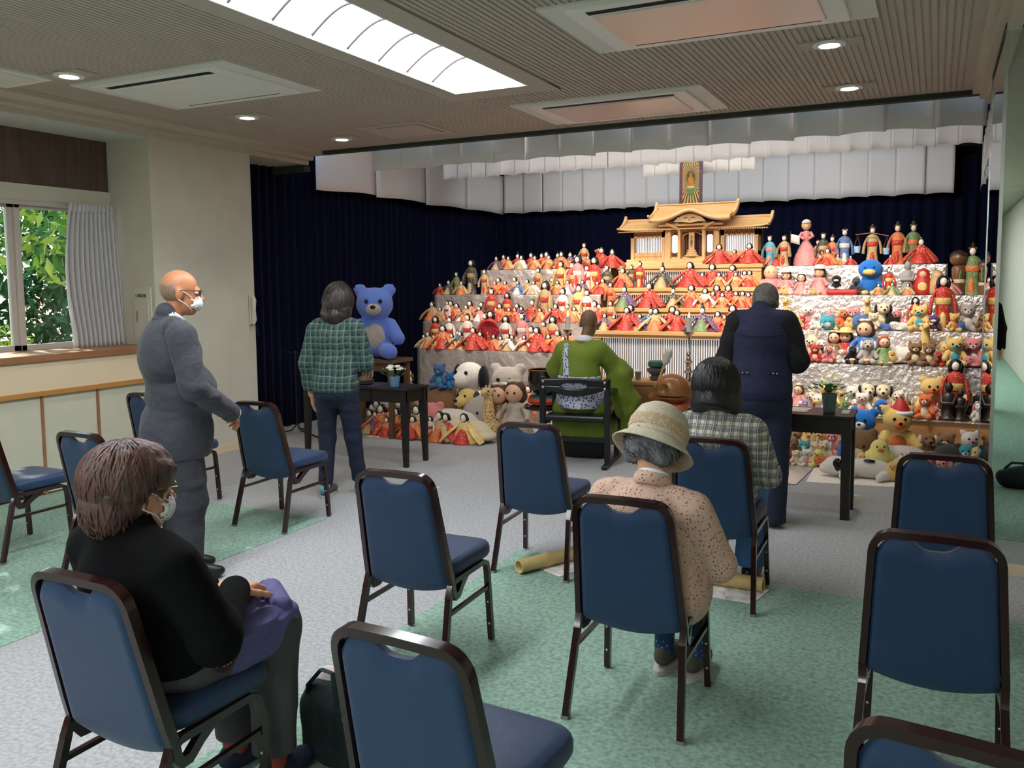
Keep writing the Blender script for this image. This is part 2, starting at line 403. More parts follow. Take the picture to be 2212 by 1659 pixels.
# garden outside
mat('leaf_a', (92, 140, 52), .5, var=(2, .3)); mat('leaf_b', (60, 104, 48), .5, var=(2, .3)); mat('leaf_c', (176, 196, 74), .5, var=(2, .25))
mat('bark', (168, 150, 116), .9, bump=(20, .6), var=(8, .25)); mat('soil', (120, 106, 84), .95, var=(3, .3)); mat('terracotta', (198, 128, 88), .8)
g = struct('ground', MB().bb(-30, -6.96, -12, 26, -.35, -.3), 'soil', 'sunlit garden ground outside the window', smooth=False)
def foliage(name, c, r, n, m, label, cat):
    rng = np.random.RandomState(int(abs(c[0]*31+c[1]*17)*10) % 9999)
    P = rng.normal(size=(n, 3)); P /= np.linalg.norm(P, axis=1)[:, None]; P *= (rng.rand(n)**.33)[:, None]*np.array(r); P += np.array(c)
    q = MB()
    for p in P:
        a, b = Vector(rng.normal(size=3)).normalized(), Vector(rng.normal(size=3)); b = (b-a*b.dot(a)).normalized(); s = rng.uniform(.05, .12); p = Vector(p)
        q.add([p-a*s, p+b*s*.45+a*s*.1, p+a*s, p-b*s*.45+a*s*.1, p+a.cross(b)*s*.12], [(0, 1, 4), (1, 2, 4), (2, 3, 4), (3, 0, 4)])
    return tag(obj(name, q, m, smooth=False), label, cat)
T = thing('garden_tree', 'pale-barked tree with yellow-green leaves close outside the window', 'tree', (-8.7, 6.9, -.3))
obj('trunk', MB().tube([(0, 0, 0), (.05, 0, 1.2), (.0, .06, 2.4), (.1, .1, 3.6)], [.15, .13, .12, .1], 12), 'bark', T)
obj('branch', MB().tube([(.03, 0, 1.55), (.2, .5, 1.8), (.3, .9, 2.3)], [.05, .035, .02], 8), 'bark', T)
def crown(c, r, n, m, parent):
    o = foliage('crown', c, r, n, m, 'leaves', None); del o['label']; o['kind'] = 'stuff'; o.parent = parent; return o
crown((-.1, -.6, 3.0), (.9, 1.4, 1.0), 900, 'leaf_a', T); crown((.2, -.2, 2.4), (.6, 1.2, .5), 260, 'leaf_c', T)
for k, (c_, r_, n_, m_, lab) in enumerate((((-12.2, 9.4, 1.6), (1.1, 1.7, 2.0), 6500, 'leaf_b', 'dark leafy bush behind the pale tree'), ((-10.2, 6.3, .5), (.6, .9, .8), 900, 'leaf_c', 'low yellow-green shrub left of the tree'),
        ((-13.2, 5.9, 2.3), (1.3, 1.6, 2.6), 6500, 'leaf_a', 'tall green bush further out in the garden'), ((-15.6, 13.2, 2.6), (1.8, 2.0, 3.0), 4200, 'leaf_b', 'broad dark hedge at the far end of the garden'), ((-17.5, 9.2, 3.0), (1.6, 1.9, 3.4), 4200, 'leaf_b', 'high dark hedge behind the bushes'), ((-12.6, 2.4, 2.0), (1.2, 1.6, 2.4), 3000, 'leaf_a', 'green bush left of the window view'))):
    foliage('garden_bush', c_, r_, n_, m_, lab, 'bush')
T2 = thing('garden_tree', 'taller garden tree whose crown shades the window from above', 'tree', (-9.6, 3.0, -.3))
obj('trunk', MB().tube([(0, 0, 0), (-.05, .1, 1.8), (.1, .3, 3.6)], [.14, .12, .09], 12), 'bark', T2); crown((.3, 1.5, 4.65), (.9, 2.6, .8), 6000, 'leaf_b', T2)
tag(obj('planter', MB().lathe([(.16, 0), (.2, .28), (.23, .3), (.23, .36), (.19, .36), (.18, .3)], (-9.4, 7.6, .62), 20), 'terracotta'), 'orange terracotta planter outside the window', 'planter')
tag(obj('garden_plinth', MB().bb(-9.7, -9.1, 7.3, 7.9, -.3, .62), 'soil', smooth=False), 'low stone plinth under the terracotta planter', 'plinth')

# cupboard plate and handset on the pillar
pl = thing('switch_box', 'cream wall box with four dark characters on the pillar beside the window', 'wall box', (-6.47, 5.538, 1.40))
obj('box_frame', MB().bb(-.115, .115, -.018, 0, -.245, .245), 'wall_cream', pl, smooth=False, bevel=.004)
obj('box_door', MB().bb(-.09, .09, -.026, -.018, -.22, .22), 'panel_beige' if False else 'wall_cream', pl, smooth=False, bevel=.003)
mat('ink', (52, 52, 46), .7)
text('lettering', '小構造盤', .036, 'ink', (0, -.028, .165), (PI/2, 0, 0), pl)
obj('handle', MB().bb(-.06, -.045, -.034, -.026, -.07, .03), 'steel', pl, smooth=False)
ip = thing('intercom_handset', 'off-white intercom handset at the pillar edge beside the stage curtain', 'handset', (-6.31, 6.74, 1.40))
obj('handset', MB().tube([(0.02, 0, .14), (.035, 0, .1), (.03, 0, 0), (.035, 0, -.1), (.02, 0, -.14)], [.02, .026, .02, .026, .02], 10), 'wall_cream', ip)
obj('cradle', MB().bb(-.005, .012, -.03, .03, -.15, .15), 'wall_cream', ip, smooth=False, bevel=.004)
obj('cord', MB().tube([(.03, .01, -.14), (.05, .03, -.24), (.04, .05, -.28), (.03, .06, -.2)], .004, 6), 'black', ip)

# ------------------------------------------------------------ ceiling fittings
L = thing('ceiling_light', 'long glowing vaulted ceiling light with curved ribs', 'ceiling light', ((LX0+LX1)/2, LY0, ZC))
hw = (LX1-LX0)/2
def vault(u): return (-hw+2*hw*u, .03+.14*math.sin(PI*u))
ys = list(np.arange(LY1-LY0, -.01, -.33)); k = 0
for y1 in ys:
    y0 = max(y1-.33, 0)
    if y1-y0 < .05: break
    obj('diffuser_panel', MB().grid(lambda u, v: (vault(u)[0], y0+.008+(y1-y0-.016)*v, vault(u)[1]), 14, 1), 'diffuser', L, angle=None)
    obj('curved_rib', MB().tube([(vault(t/14)[0], y0, vault(t/14)[1]-.012) for t in range(15)], .008, 6), 'light_arc', L)
obj('end_panel', MB().bb(-hw, hw, LY1-LY0-.002, LY1-LY0+.004, .0, .2), 'diffuser', L, smooth=False)
obj('light_frame', MB().bb(-hw-.012, -hw, 0, LY1-LY0, -.004, .06).bb(hw, hw+.012, 0, LY1-LY0, -.004, .06).bb(-hw-.012, hw+.012, LY1-LY0+.004, LY1-LY0+.016, -.004, .06), 'ac_white', L, smooth=False)
obj('margin_plate', MB().bb(hw+.01, hw+.17, 0, LY1-LY0+.25, -.002, .004).bb(-hw-.15, -hw-.01, 0, LY1-LY0+.25, -.002, .004).bb(-hw-.15, hw+.17, LY1-LY0+.012, LY1-LY0+.25, -.0025, .004), 'ceiling_paint', L, smooth=False)
L2 = thing('ceiling_light', 'unseen second ceiling light added to brighten the back of the hall', 'ceiling light', (-.6, -9, ZC))  # added out of view to brighten the rear hall and the mirror's reflection
obj('diffuser_panel', MB().bb(-.3, .3, 0, 7.4, -.01, .01), 'diffuser', L2, smooth=False); obj('light_frame', MB().bb(-.33, -.3, 0, 7.4, -.015, .02).bb(.3, .33, 0, 7.4, -.015, .02), 'ac_white', L2, smooth=False)
def cassette(x0, x1, y0, y1, face, lab, ix=.19, iy=.17):
    t = thing('air_conditioner', lab, 'air conditioner', ((x0+x1)/2, (y0+y1)/2, ZC), group='ceiling air conditioners')
    w, d = (x1-x0)/2, (y1-y0)/2
    obj('ceiling_plate', MB().bb(-w, w, -d, d, -.004, .01), 'plate_paint', t, smooth=False)
    a, b = w-ix*.7, d-iy*.35
    obj('panel_frame', MB().bb(-a, a, -b, b, -.022, 0), 'ac_white', t, smooth=False, bevel=.006)
    a2, b2 = w-ix*1.3, d-iy
    obj('face_panel', MB().bb(-a2, a2, -b2, b2, -.030, -.018), face, t, smooth=False, bevel=.004)
    obj('air_slot', MB().bb(-a2-.01, a2+.01, -b2-.075, -b2-.022, -.0235, -.015), 'slot', t, smooth=False)
    obj('air_slot', MB().bb(-a2+.03, a2-.03, b2+.02, b2+.035, -.0235, -.015), 'slot', t, smooth=False)
cassette(-5.54, -4.08, 4.20, 5.16, 'ac_white', 'white ceiling air conditioner on the window side left of the long light')
cassette(-1.92, -.33, 4.20, 5.16, 'ac_gloss', 'large ceiling air conditioner at the top edge right of the long light')
cassette(-3.13, -1.58, 6.33, 7.26, 'ac_gloss', 'ceiling air conditioner beyond the end of the long light by the stage')
t = thing('speaker_plate', 'white square ceiling plate at the left edge next to the cornice', 'ceiling panel', (-5.79, 3.75, ZC))
obj('plate', MB().bb(-.30, .30, -.28, .28, -.006, .01), 'ac_white', t, smooth=False); obj('inner_panel', MB().bb(-.24, .24, -.22, .22, -.016, -.004), 'plate_paint', t, smooth=False, bevel=.005)
t = thing('ceiling_hatch', 'flush square access hatch in the ceiling near the stage', 'hatch', (-4.41, 6.85, ZC))
obj('hatch_frame', MB().bb(-.42, .30, -.31, .31, -.003, .01), 'ceiling_paint', t, smooth=False)
obj('hatch_gap', MB().bb(-.225, .225, -.225, .225, -.0036, .0), 'trim_dark', t, smooth=False); obj('hatch_door', MB().bb(-.213, .213, -.213, .213, -.006, .0), 'ceiling_paint', t, smooth=False)
for k, (x, y, lab) in enumerate(((-5.28, 5.67, 'round downlight behind the white air conditioner'), (-5.27, 6.95, 'round downlight nearest the pillar and stage corner'), (-.63, 5.62, 'round downlight beside the large air conditioner on the right'), (-.63, 6.93, 'round downlight on the right closest to the stage edge'), (-5.28, 4.0, 'round downlight at the far left of the ceiling'))):
    t = thing('downlight', lab, 'downlight', (x, y, ZC), group='ceiling downlights')
    obj('plate', MB().bb(-.17, .19, -.09, .09, -.002, .01), 'ceiling_paint', t, smooth=False)
    obj('ring', MB().lathe([(.055, .0), (.062, -.012), (.095, -.010), (.1, 0)], (0, 0, 0), 28), 'ac_white', t)
    obj('lamp_face', MB().lathe([(.0, -.0), (.058, -.0), (.058, -.004), (0, -.004)], (0, 0, -.003), 24), 'lamp_disc', t)
    s = lamp('downlight_beam', 'SPOT', (0, 0, -.04), 22, (1, .93, .82), spot_size=math.radians(95), spot_blend=.6, shadow_soft_size=.05); s.parent = t

# ------------------------------------------------------------ right side: mirror partition, far room walls
XM, YM, YM2 = .290, 5.44, 6.75
struct('wall_right', MB().bb(1.25, 1.35, -12.2, 7.7, 0, 3.2), 'rear_wall', 'pale green side wall of the hall', smooth=False)
wb = MB().bb(-.0, .012, -.145, .145, 0, 2.95).mesh('board', False)
wr_ = bpy.data.objects.new('wall_right_boards', None); COL.objects.link(wr_); wr_['kind'] = 'structure'; wr_['label'] = 'pale green wall boards with fine vertical joints'
for k in range(56):
    o = link('board', wb, 'right_board', wr_); o.location = (1.238, 5.26-.3*k, .05)
struct('wall_back', MB().bb(-7, 1.4, -12.3, -12.0, 0, 3.2), 'rear_wall', 'pale rear wall of the hall', smooth=False)
part = MB().bb(XM+.012, 1.25, YM+.012, YM2, 0, 3.05)
struct('wall_right_partition', part, 'trim_dark', 'box partition carrying the mirror panels', smooth=False)
struct('wall_right_mirror', MB().bb(XM+.012, 1.24, YM, YM+.012, .065, 2.99), 'mirror', 'tall mirror panel facing the rows of chairs', smooth=False)
struct('wall_right_mirror', MB().bb(XM, XM+.012, YM+.03, YM2-.03, .065, 2.99), 'mirror', 'narrow mirror panel turned towards the stage', smooth=False)
struct('trim_8', MB().bb(XM-.004, XM+.014, YM-.006, YM+.03, .06, 2.99).bb(XM-.004, XM+.014, YM2-.03, YM2, .06, 2.99), 'steel', 'thin metal edges of the mirror partition', smooth=False)
struct('baseboard_right', MB().bb(XM, 1.25, YM-.012, YM+.012, 0, .064), 'panel_beige', 'cream skirting under the mirror', smooth=False)
struct('wall_right', MB().bb(XM-.005, 1.25, YM-.01, YM2, 2.99, 3.2), 'trim_dark', 'dark header above the mirror', smooth=False)

# ------------------------------------------------------------ stage curtains and white valances
struct('wall_stage', MB().bb(-7.3, -7.2, 6.8, 13.5, 0, 3.6).bb(-7.3, 1.5, 13.4, 13.5, 0, 3.6).bb(1.3, 1.4, 6.75, 13.5, 0, 3.6).bb(-7.3, -6.95, 6.78, 6.82, 0, 3.6), 'soot', 'dark walls of the stage recess', smooth=False)
def pleats(u, n, a): return a*math.sin(2*PI*n*u+.7*math.sin(2*PI*n*.21*u))+a*.35*math.sin(2*PI*n*2.3*u+1)
def vcurt(p0, p1, z0, z1, n, a, lab, hem=0):
    p0, p1 = Vector((*p0, 0)), Vector((*p1, 0)); nm = Vector((-(p1-p0).y, (p1-p0).x, 0)).normalized()
    def f(u, v):
        q = p0.lerp(p1, u)+nm*pleats(u, n, a*(.7+.3*v)); q.z = z1+(z0+hem*math.sin(u*9)-z1)*v; return q
    return tag(obj('stage_curtain', MB().grid(f, int(n*8), 4), 'velvet', solid=.006, angle=None), lab, 'curtain', 'navy stage curtains')
vcurt((-6.80, 6.86), (-6.72, 9.2), .03, 3.03, 17, .028, 'navy velvet curtain hanging just past the pillar on the left of the stage', .012)
vcurt((-6.74, 9.2), (-6.74, 13.1), .02, 3.3, 26, .03, 'navy velvet side curtain further back on the left of the stage')
vcurt((-6.8, 13.1), (.95, 13.1), .02, 3.3, 46, .035, 'navy velvet backdrop curtain across the rear of the stage')
vcurt((.85, 13.1), (.85, 6.9), .02, 3.3, 36, .03, 'navy velvet side curtain on the right of the stage')
struct('trim_9', MB().bb(-6.85, -6.3, 7.62, 7.72, 2.9, 2.96).bb(-6.86, -6.80, 6.9, 9, 3.0, 3.05), 'trim_dark', 'dark curtain track at the left stage corner', smooth=False)
def valance(p0, p1, z0, z1, n, lab, dep=.03, swag=0, wav=.012):
    p0, p1 = Vector((*p0, 0)), Vector((*p1, 0)); nm = Vector((-(p1-p0).y, (p1-p0).x, 0)).normalized(); q = MB()
    rng = np.random.RandomState(int(n*7+z0*100)); K = 9; NV = 5
    for i in range(n):
        tw = rng.uniform(-.5, .5); dz = rng.uniform(-wav, wav)*.5
        def f(u, v):
            e = -.008+1.016*u; k = (i+e)/n
            s = dep*(u-.25)*(1 if tw > -.2 else -1)+.012*math.sin(PI*u)*tw*2*v+dep*.4*math.sin(PI*u)*v
            b = p0.lerp(p1, k)+nm*s; b.z = z1+(z0+dz+wav*math.sin(PI*u*1.2+tw)-swag*math.sin(PI*u)-z1)*v; return b
        q.grid(f, K, NV)
    return tag(obj('white_valance', q, 'valance', solid=.003, angle=40), lab, 'valance', 'white pleated stage valances')
valance((-5.42, 7.68), (.30, 7.68), 2.845, 3.4, 16, 'white pleated valance nearest the hall, right below the ceiling edge')
valance((-5.64, 9.5), (.34, 9.5), 2.955, 3.45, 30, 'white box-pleated valance hanging second behind the front one', .02)
valance((-6.5, 12.9), (.15, 12.9), 2.79, 3.45, 19, 'wide white valance over the navy backdrop at the rear')
valance((-6.5, 12.85), (-6.5, 8.06), 2.775, 3.4, 4, 'white side valance with loose swags on the left of the stage', .014, .02, .03)
valance((.42, 8.2), (.5, 12.8), 2.80, 3.4, 8, 'white side valance on the right of the stage', .05, .0, .03)
a0, a1 = at(1388, 380, 11.2), at(1630, 372, 11.2)
valance((a0.x, 11.2), (a1.x, 11.2), (a0.z+a1.z)/2, 3.45, 9, 'short white valance directly behind the hanging scroll', .02)
# ------------------------------------------------------------ banquet chairs
mat('chair_blue', (27, 54, 88), .5, spec=.5, sheen=.12, bump=(260, .12), var=(60, .06))
mat('chair_frame', (40, 13, 14), .2, spec=.5, coat=.3, var=(6, .2))
mat('stud', (190, 190, 190), .3, metal=1)
mat('rubber', (120, 122, 120), .6)
def arc2(cx, cy, r, a0, a1, n=6): return [(cx+r*math.cos(a0+(a1-a0)*i/n), cy+r*math.sin(a0+(a1-a0)*i/n)) for i in range(n+1)]
def back_y(z): return .115-.115*(z-.38)/.49
def seat_mesh():
    q = MB(); rs = []
    def outline(s, z, dz=0):
        o = []
        for k in range(40):
            a = 2*PI*k/40; ca, sa = math.cos(a), math.sin(a); e = .32
            x = math.copysign(abs(ca)**e, ca)*.218; y = math.copysign(abs(sa)**e, sa)*.208
            x *= (1-.07*(.5-.5*y/.208)); o.append(Vector((x*s, (.318+y*s), z+dz*0)))
        return o
    for s, z in ((.90, .402), (.97, .405), (1, .418), (1.0, .440), (.985, .455), (.95, .466), (.80, .472), (.4, .475)): rs.append(outline(s, z))
    return fixn(q.rings(rs).mesh('seat', True, 60))
def pad_mesh():
    # back pad: trapezoid with a finger notch in the top edge and a drooping lower edge
    def top(x): return .850-.032*math.exp(-(x/.055)**4)-(.05*max(0, abs(x)/.160-.72)**2*12)
    def bot(x): return .365-.035*(1-(x/.19)**2)
    q = MB(); NU, NV = 34, 16
    def pt(u, v, side):
        z0 = .40; x0 = -1+2*u; z1 = None
        xx = x0*.162; zt = top(xx); zb = bot(x0*.190); z = zb+(zt-zb)*v; x = x0*(.192-.024*min(1, max(0, (z-.40)/.43)))
        edge = min(1, min((1-abs(x0))*9, v*14, (1-v)*14)); th = .010+.016*math.sqrt(max(edge, 0))
        return Vector((x, back_y(z)+.004+side*th, z))
    for sd_ in (-1, 1): q.grid(lambda u, v: pt(u, v, sd_), NU, NV)
    n0 = (NU+1)*(NV+1); g = lambda i, j: i*(NV+1)+j
    for i in range(NU):
        q.f += [(g(i, 0), g(i+1, 0), n0+g(i+1, 0), n0+g(i, 0)), (g(i, NV), n0+g(i, NV), n0+g(i+1, NV), g(i+1, NV))]
    for j in range(NV):
        q.f += [(g(0, j), n0+g(0, j), n0+g(0, j+1), g(0, j+1)), (g(NU, j), g(NU, j+1), n0+g(NU, j+1), n0+g(NU, j))]
    return fixn(q.mesh('backrest', True, 60))
def frame_mesh():
    pts = [(.185, .30, .388), (.195, .22, .352), (.203, .17, .322), (.206, .138, .322), (.206, .122, .345), (.206, .114, .395)]
    for z in np.linspace(.46, .80, 6): pts.append((.205-.026*(z-.40)/.42, back_y(z), z))
    for (x, z) in arc2(.179-.06, .804, .06, 0, PI/2, 6)[1:]: pts.append((x, back_y(z), z))
    right = [Vector(p) for p in pts]; left = [Vector((-p.x, p.y, p.z)) for p in reversed(right)]
    path = right+[Vector((0, back_y(.866), .866))]+left
    return fixn(MB().tube(path, .0115, sq=True, flat=1.45, up=(1, 0, 0)).mesh('back_frame', True, 50))
def side_rail(s): return fixn(MB().tube([(s*.205, .085, .325), (s*.205, .105, .372), (s*.205, .14, .392), (s*.205, .41, .392), (s*.205, .447, .375), (s*.207, .457, .325)], .0125, sq=True, flat=.95, up=(1, 0, 0)).mesh('side_rail', True, 50))
def chair_parts():
    P = [('seat', seat_mesh(), 'chair_blue', None), ('backrest', pad_mesh(), 'chair_blue', None), ('back_frame', frame_mesh(), 'chair_frame', None)]
    for s in (-1, 1):
        P.append(('side_rail', side_rail(s), 'chair_frame', None))
        P.append(('leg', fixn(MB().tube([(s*.205, .09, .335), (s*.222, .0, .006)], .0125, sq=True, up=(1, 0, 0)).mesh('leg', True, 50)), 'chair_frame', ('foot', fixn(MB().box((s*.222, 0, .006), (.03, .03, .012)).mesh('foot', False)), 'rubber')))
        P.append(('leg', fixn(MB().tube([(s*.206, .456, .335), (s*.216, .475, .006)], .0125, sq=True, up=(1, 0, 0)).mesh('leg', True, 50)), 'chair_frame', ('stud', fixn(MB().ell((s*.2115, .452, .19), (.006, .005, .006), 8, 5).ell((s*.214, .458, .085), (.006, .005, .006), 8, 5).mesh('stud')), 'stud')))
        P.append(('stretcher', fixn(MB().tube([(s*.209, .068, .262), (s*.209, .459, .262)], .008, sq=True, flat=1.1).mesh('stretcher', True, 50)), 'chair_frame', None))
    P.append(('crossbar', fixn(MB().tube([(-.2, .36, .392), (.2, .36, .392)], .009, sq=True).mesh('crossbar', True, 50)), 'chair_frame', None))
    return P
CHAIR = chair_parts()
def banquet_chair(x, y, rz, lab):
    t = thing('banquet_chair', lab, 'chair', (x, y, .003 if (x < -3.83 or x > -2.28) and y < 4.7 else 0), math.radians(rz), 'blue banquet chairs')
    for n, me, m, sub in CHAIR:
        o = link(n, me, m, t)
        if sub: link(sub[0], sub[1], sub[2], o)
    return t
for x, y, rz, lab in ((-2.07, 1.51, 0, 'blue banquet chair under the seated woman in the black sweater'),
        (-1.06, 1.55, -3, 'empty blue banquet chair at the bottom centre with its seat showing right'),
        (.065, 1.585, -8, 'blue banquet chair cut off by the bottom right corner'),
        (-2.01, 2.94, 2, 'empty blue banquet chair in the middle behind the green bag'),
        (-1.00, 2.91, 1, 'blue banquet chair under the woman in the cloche hat'),
        (.02, 2.88, -1, 'empty blue banquet chair front one of the two at the right edge'),
        (-2.015, 4.27, 3, 'empty blue banquet chair beside the bamboo stick in front of the monk'),
        (-.99, 4.22, 1, 'blue banquet chair under the bob-haired woman in the checked blouse'),
        (.05, 4.22, -1, 'empty blue banquet chair nearest the mirror and the white dog toy'),
        (-4.07, 4.345, 0, 'empty blue banquet chair right of the man in the suit'),
        (-5.15, 4.38, 0, 'empty blue banquet chair half hidden behind the man in the suit'),
        (-5.18, 3.14, 0, 'blue banquet chair at the left edge with its seat over the sun patch'),
        (-4.10, 3.05, -2, 'empty blue banquet chair behind the head of the woman in black')):
    banquet_chair(x, y, rz, lab)

# ------------------------------------------------------------ dark tables
mat('table_black', (34, 29, 27), .42, spec=.4, var=(10, .15)); mat('table_edge', (120, 92, 66), .5)
def dark_table(x0, x1, y0, y1, h, taper, lab):
    t = thing('dark_table', lab, 'table', (x0, y0, 0))
    w, d = x1-x0, y1-y0
    obj('tabletop', MB().bb(-.012, w+.012, -.012, d+.012, h-.02, h), 'table_black', t, smooth=False, bevel=.003)
    obj('front_apron', MB().bb(.0, w, 0.008, .026, h-.13, h-.02), 'table_black', t, smooth=False)
    obj('back_apron', MB().bb(.0, w, d-.026, d-.008, h-.13, h-.02), 'table_black', t, smooth=False)
    for x in (.008, w-.026): obj('side_apron', MB().bb(x, x+.018, 0.02, d-.02, h-.13, h-.02), 'table_black', t, smooth=False)
    for sx in (0, 1):
        for sy in (0, 1):
            cx, cy = (.0 if sx == 0 else w), (0 if sy == 0 else d); ix, iy = (1 if sx == 0 else -1), (1 if sy == 0 else -1); a, b = .062, .062*(1-taper)
            q = MB(); ring = lambda s, z: [Vector((cx, cy, z)), Vector((cx+ix*s, cy, z)), Vector((cx+ix*s, cy+iy*s, z)), Vector((cx, cy+iy*s, z))]
            obj('leg', q.rings([ring(b, 0), ring(a, h-.13), ring(a, h-.02)]), 'table_black', t, smooth=False)
    return t
tl = dark_table(-5.40, -4.24, 6.42, 6.79, .715, .38, 'dark brown side table with tapered legs in front of the woman in green check')
obj('drawer_front', MB().bb(.42, .78, -.001, .01, .585, .69), 'table_black', tl, smooth=False, bevel=.004)
tr = dark_table(-1.62, -.50, 6.23, 6.60, .725, .05, 'dark brown table with straight legs in front of the man in the navy vest')

# things on the tables
mat('vase_blue', (122, 160, 196), .25, trans=.15); mat('vase_green', (84, 100, 98), .35); mat('petal', (238, 238, 228), .7); mat('stem_green', (70, 116, 52), .6); mat('stem_dark', (48, 84, 46), .6)
def flowers(x, y, z, vm, h, lab, seed, s=1.):
    t = thing('flower_vase', lab, 'vase', (x, y, z)); rng = np.random.RandomState(seed)
    obj('vase', MB().lathe([(.034*s, 0), (.038*s, .004), (.05*s, h), (.046*s, h), (.036*s, .02)], n=20), vm, t)
    for k in range(26):
        a, r, zz = rng.rand()*2*PI, .11*s*math.sqrt(rng.rand()), h+rng.uniform(-.01, .06)*s
        p = Vector((r*math.cos(a), r*math.sin(a), zz)); d = Vector((p.x, p.y, .06)).normalized(); w = d.cross((0, 0, 1)).normalized(); L_ = .05*s
        obj('leaf', MB().add([p, p+d*L_*.5+w*.018*s, p+d*L_, p+d*L_*.5-w*.018*s, p+d*L_*.5+Vector((0, 0, .006))], [(0, 1, 4), (1, 2, 4), (2, 3, 4), (3, 0, 4)]), 'stem_green' if k % 2 else 'stem_dark', t, smooth=False)
    for k in range(16):
        a, r = rng.rand()*2*PI, .085*s*math.sqrt(rng.rand()); c = Vector((r*math.cos(a), r*math.sin(a), h+.035*s+.05*s*(1-(r/.1/s)**2)+rng.uniform(0, .02)))
        q = MB()
        for j in range(6):
            b = j*PI/3+a; q.ell(c+Vector((.014*s*math.cos(b), .014*s*math.sin(b), 0)), (.013*s, .013*s, .007*s), 6, 4)
        fo = obj('blossom', q, 'petal', t)
    return t
flowers(-4.42, 6.52, .7155, 'vase_blue', .10, 'light blue cup of white flowers on the left table', 3)
flowers(-.66, 6.38, .7255, 'vase_green', .135, 'grey-green vase of white flowers on the right table', 5, 1.05)
mat('censer_brown', (92, 80, 68), .5, metal=.3)
ic = thing('incense_bowl', 'low bronze incense bowl on the left table', 'incense burner', (-4.78, 6.56, .7155))
obj('bowl', MB().lathe([(.04, 0), (.075, .015), (.085, .05), (.08, .055), (.07, .02)], n=20), 'censer_brown', ic); obj('lid', MB().lathe([(.07, .052), (.05, .075), (.018, .085), (.02, .10), (.0, .105)], n=20), 'censer_brown', ic)
mat('purple_cloth', (60, 50, 84), .7); mat('paper_white', (232, 222, 212), .8, var=(40, .06), vor=[(18, .16, (190, 150, 140))]); mat('silver_sheet', (214, 208, 204), .35, metal=.7, bump=(9, .5))
tag(obj('table_runner', MB().bb(-5.1, -4.62, 6.46, 6.70, .7155, .7185), 'purple_cloth', smooth=False), 'dark purple cloth laid flat on the left table', 'cloth')
for k, (x0, x1, y0, y1, r, lab) in enumerate(((-1.28, -1.06, 6.30, 6.52, .1, 'printed paper sheet on the right table beside the man in the vest'), (-1.02, -.80, 6.32, 6.55, -.06, 'second printed paper sheet on the right table left of the vase'), (-.58, -.53, 6.36, 6.52, .0, 'narrow paper sheet on the right table right of the vase'))):
    tag(obj('paper_sheet', MB().box(((x0+x1)/2, (y0+y1)/2, .727), (x1-x0, y1-y0, .0016), r), 'paper_white', smooth=False), lab, 'paper')
# floor paper under the toys, bamboo sticks with newspaper, tape marks
mat('news', (222, 218, 212), .85, var=(16, .25), vor=[(14, .12, (96, 92, 92)), (9, .1, (150, 120, 110))]); mat('bamboo', (206, 180, 122), .45, var=(14, .12), spec=.4); mat('bamboo_in', (214, 190, 136), .7); mat('tape', (196, 200, 130), .8)
def sheet(name, poly, z, m, lab, cat): return tag(obj(name, MB().prism(poly, lambda x, y, h: (x, y, z+h), .003), m, smooth=False), lab, cat)
sheet('floor_sheet', [(-5.5, 7.56), (-4.12, 7.86), (-4.05, 8.95), (-5.7, 8.95)], .001, 'paper_white', 'white printed sheet on the floor under the toys at the left', 'sheet')
sheet('floor_sheet', [(-.92, 7.30), (-.18, 7.42), (.42, 7.5), (.42, 8.86), (-.95, 8.86)], .001, 'paper_white', 'white sheet on the floor under the toys at the right', 'sheet')
sheet('floor_sheet', [(-1.42, 7.16), (-.98, 7.16), (-.90, 8.35), (-1.35, 8.4)], .006, 'silver_sheet', 'silvery padded sheet beside the man in the vest', 'sheet')
def bamboo(p0, p1, r, lab):
    p0, p1 = Vector(p0), Vector(p1); t = thing('bamboo_stick', lab, 'bamboo'); d = p1-p0
    rr = [(0, 1), (.30, .97), (.345, 1.12), (.37, 1.0), (.62, .97), (.66, 1.1), (.68, .98), (1, .96)]
    obj('culm', MB().tube([p0+d*k for k, _ in rr], [r*s for _, s in rr], 16, cap=False), 'bamboo', t)
    for e, s in ((p0, 1), (p1, -1)):
        n_ = d.normalized()*s
        obj('cut_end', MB().tube([e, e+n_*.001, e+n_*.12], [r, r*.8, r*.78], 16, cap=False), 'bamboo_in', t)
    return t
bamboo((-2.09, 4.29, .047), (-1.82, 4.80, .047), .04, 'pale bamboo stick on the floor by the chair in front of the monk')
bamboo((-1.38, 4.60, .047), (-.78, 4.57, .047), .04, 'pale bamboo stick on the floor under the bob-haired woman')
sheet('newspaper', [(-2.02, 4.42), (-1.86, 4.34), (-1.70, 4.72), (-1.88, 4.80)], .004, 'news', 'newspaper sheet under the bamboo stick in front of the monk', 'newspaper')
sheet('newspaper', [(-1.30, 4.40), (-.80, 4.38), (-.76, 4.62), (-1.28, 4.66)], .004, 'news', 'newspaper sheet under the bamboo stick behind the bob-haired woman', 'newspaper')
p_ = at(1450, 1240, 4)
bamboo((-1.22, 1.84, .047), (-.9, 1.80, .047), .04, 'end of a bamboo stick on the floor under the bottom centre chair')
for x, y, r, lab in ((-3.62, 5.88, .3, 'small scrap of tape on the grey carpet near the left table'), (-.52, 6.98, .2, 'pale green tape mark on the carpet by the right table'), (-2.72, 6.55, .5, 'small tape scrap on the carpet behind the monk chair')):
    tag(obj('tape_mark', MB().prism([(-.05, -.02), (.03, -.025), (.055, 0), (.02, .03), (-.04, .022)], lambda a, b, h: (x+a*math.cos(r)-b*math.sin(r), y+a*math.sin(r)+b*math.cos(r), .001+h), .0015), 'tape', smooth=False), lab, 'tape')

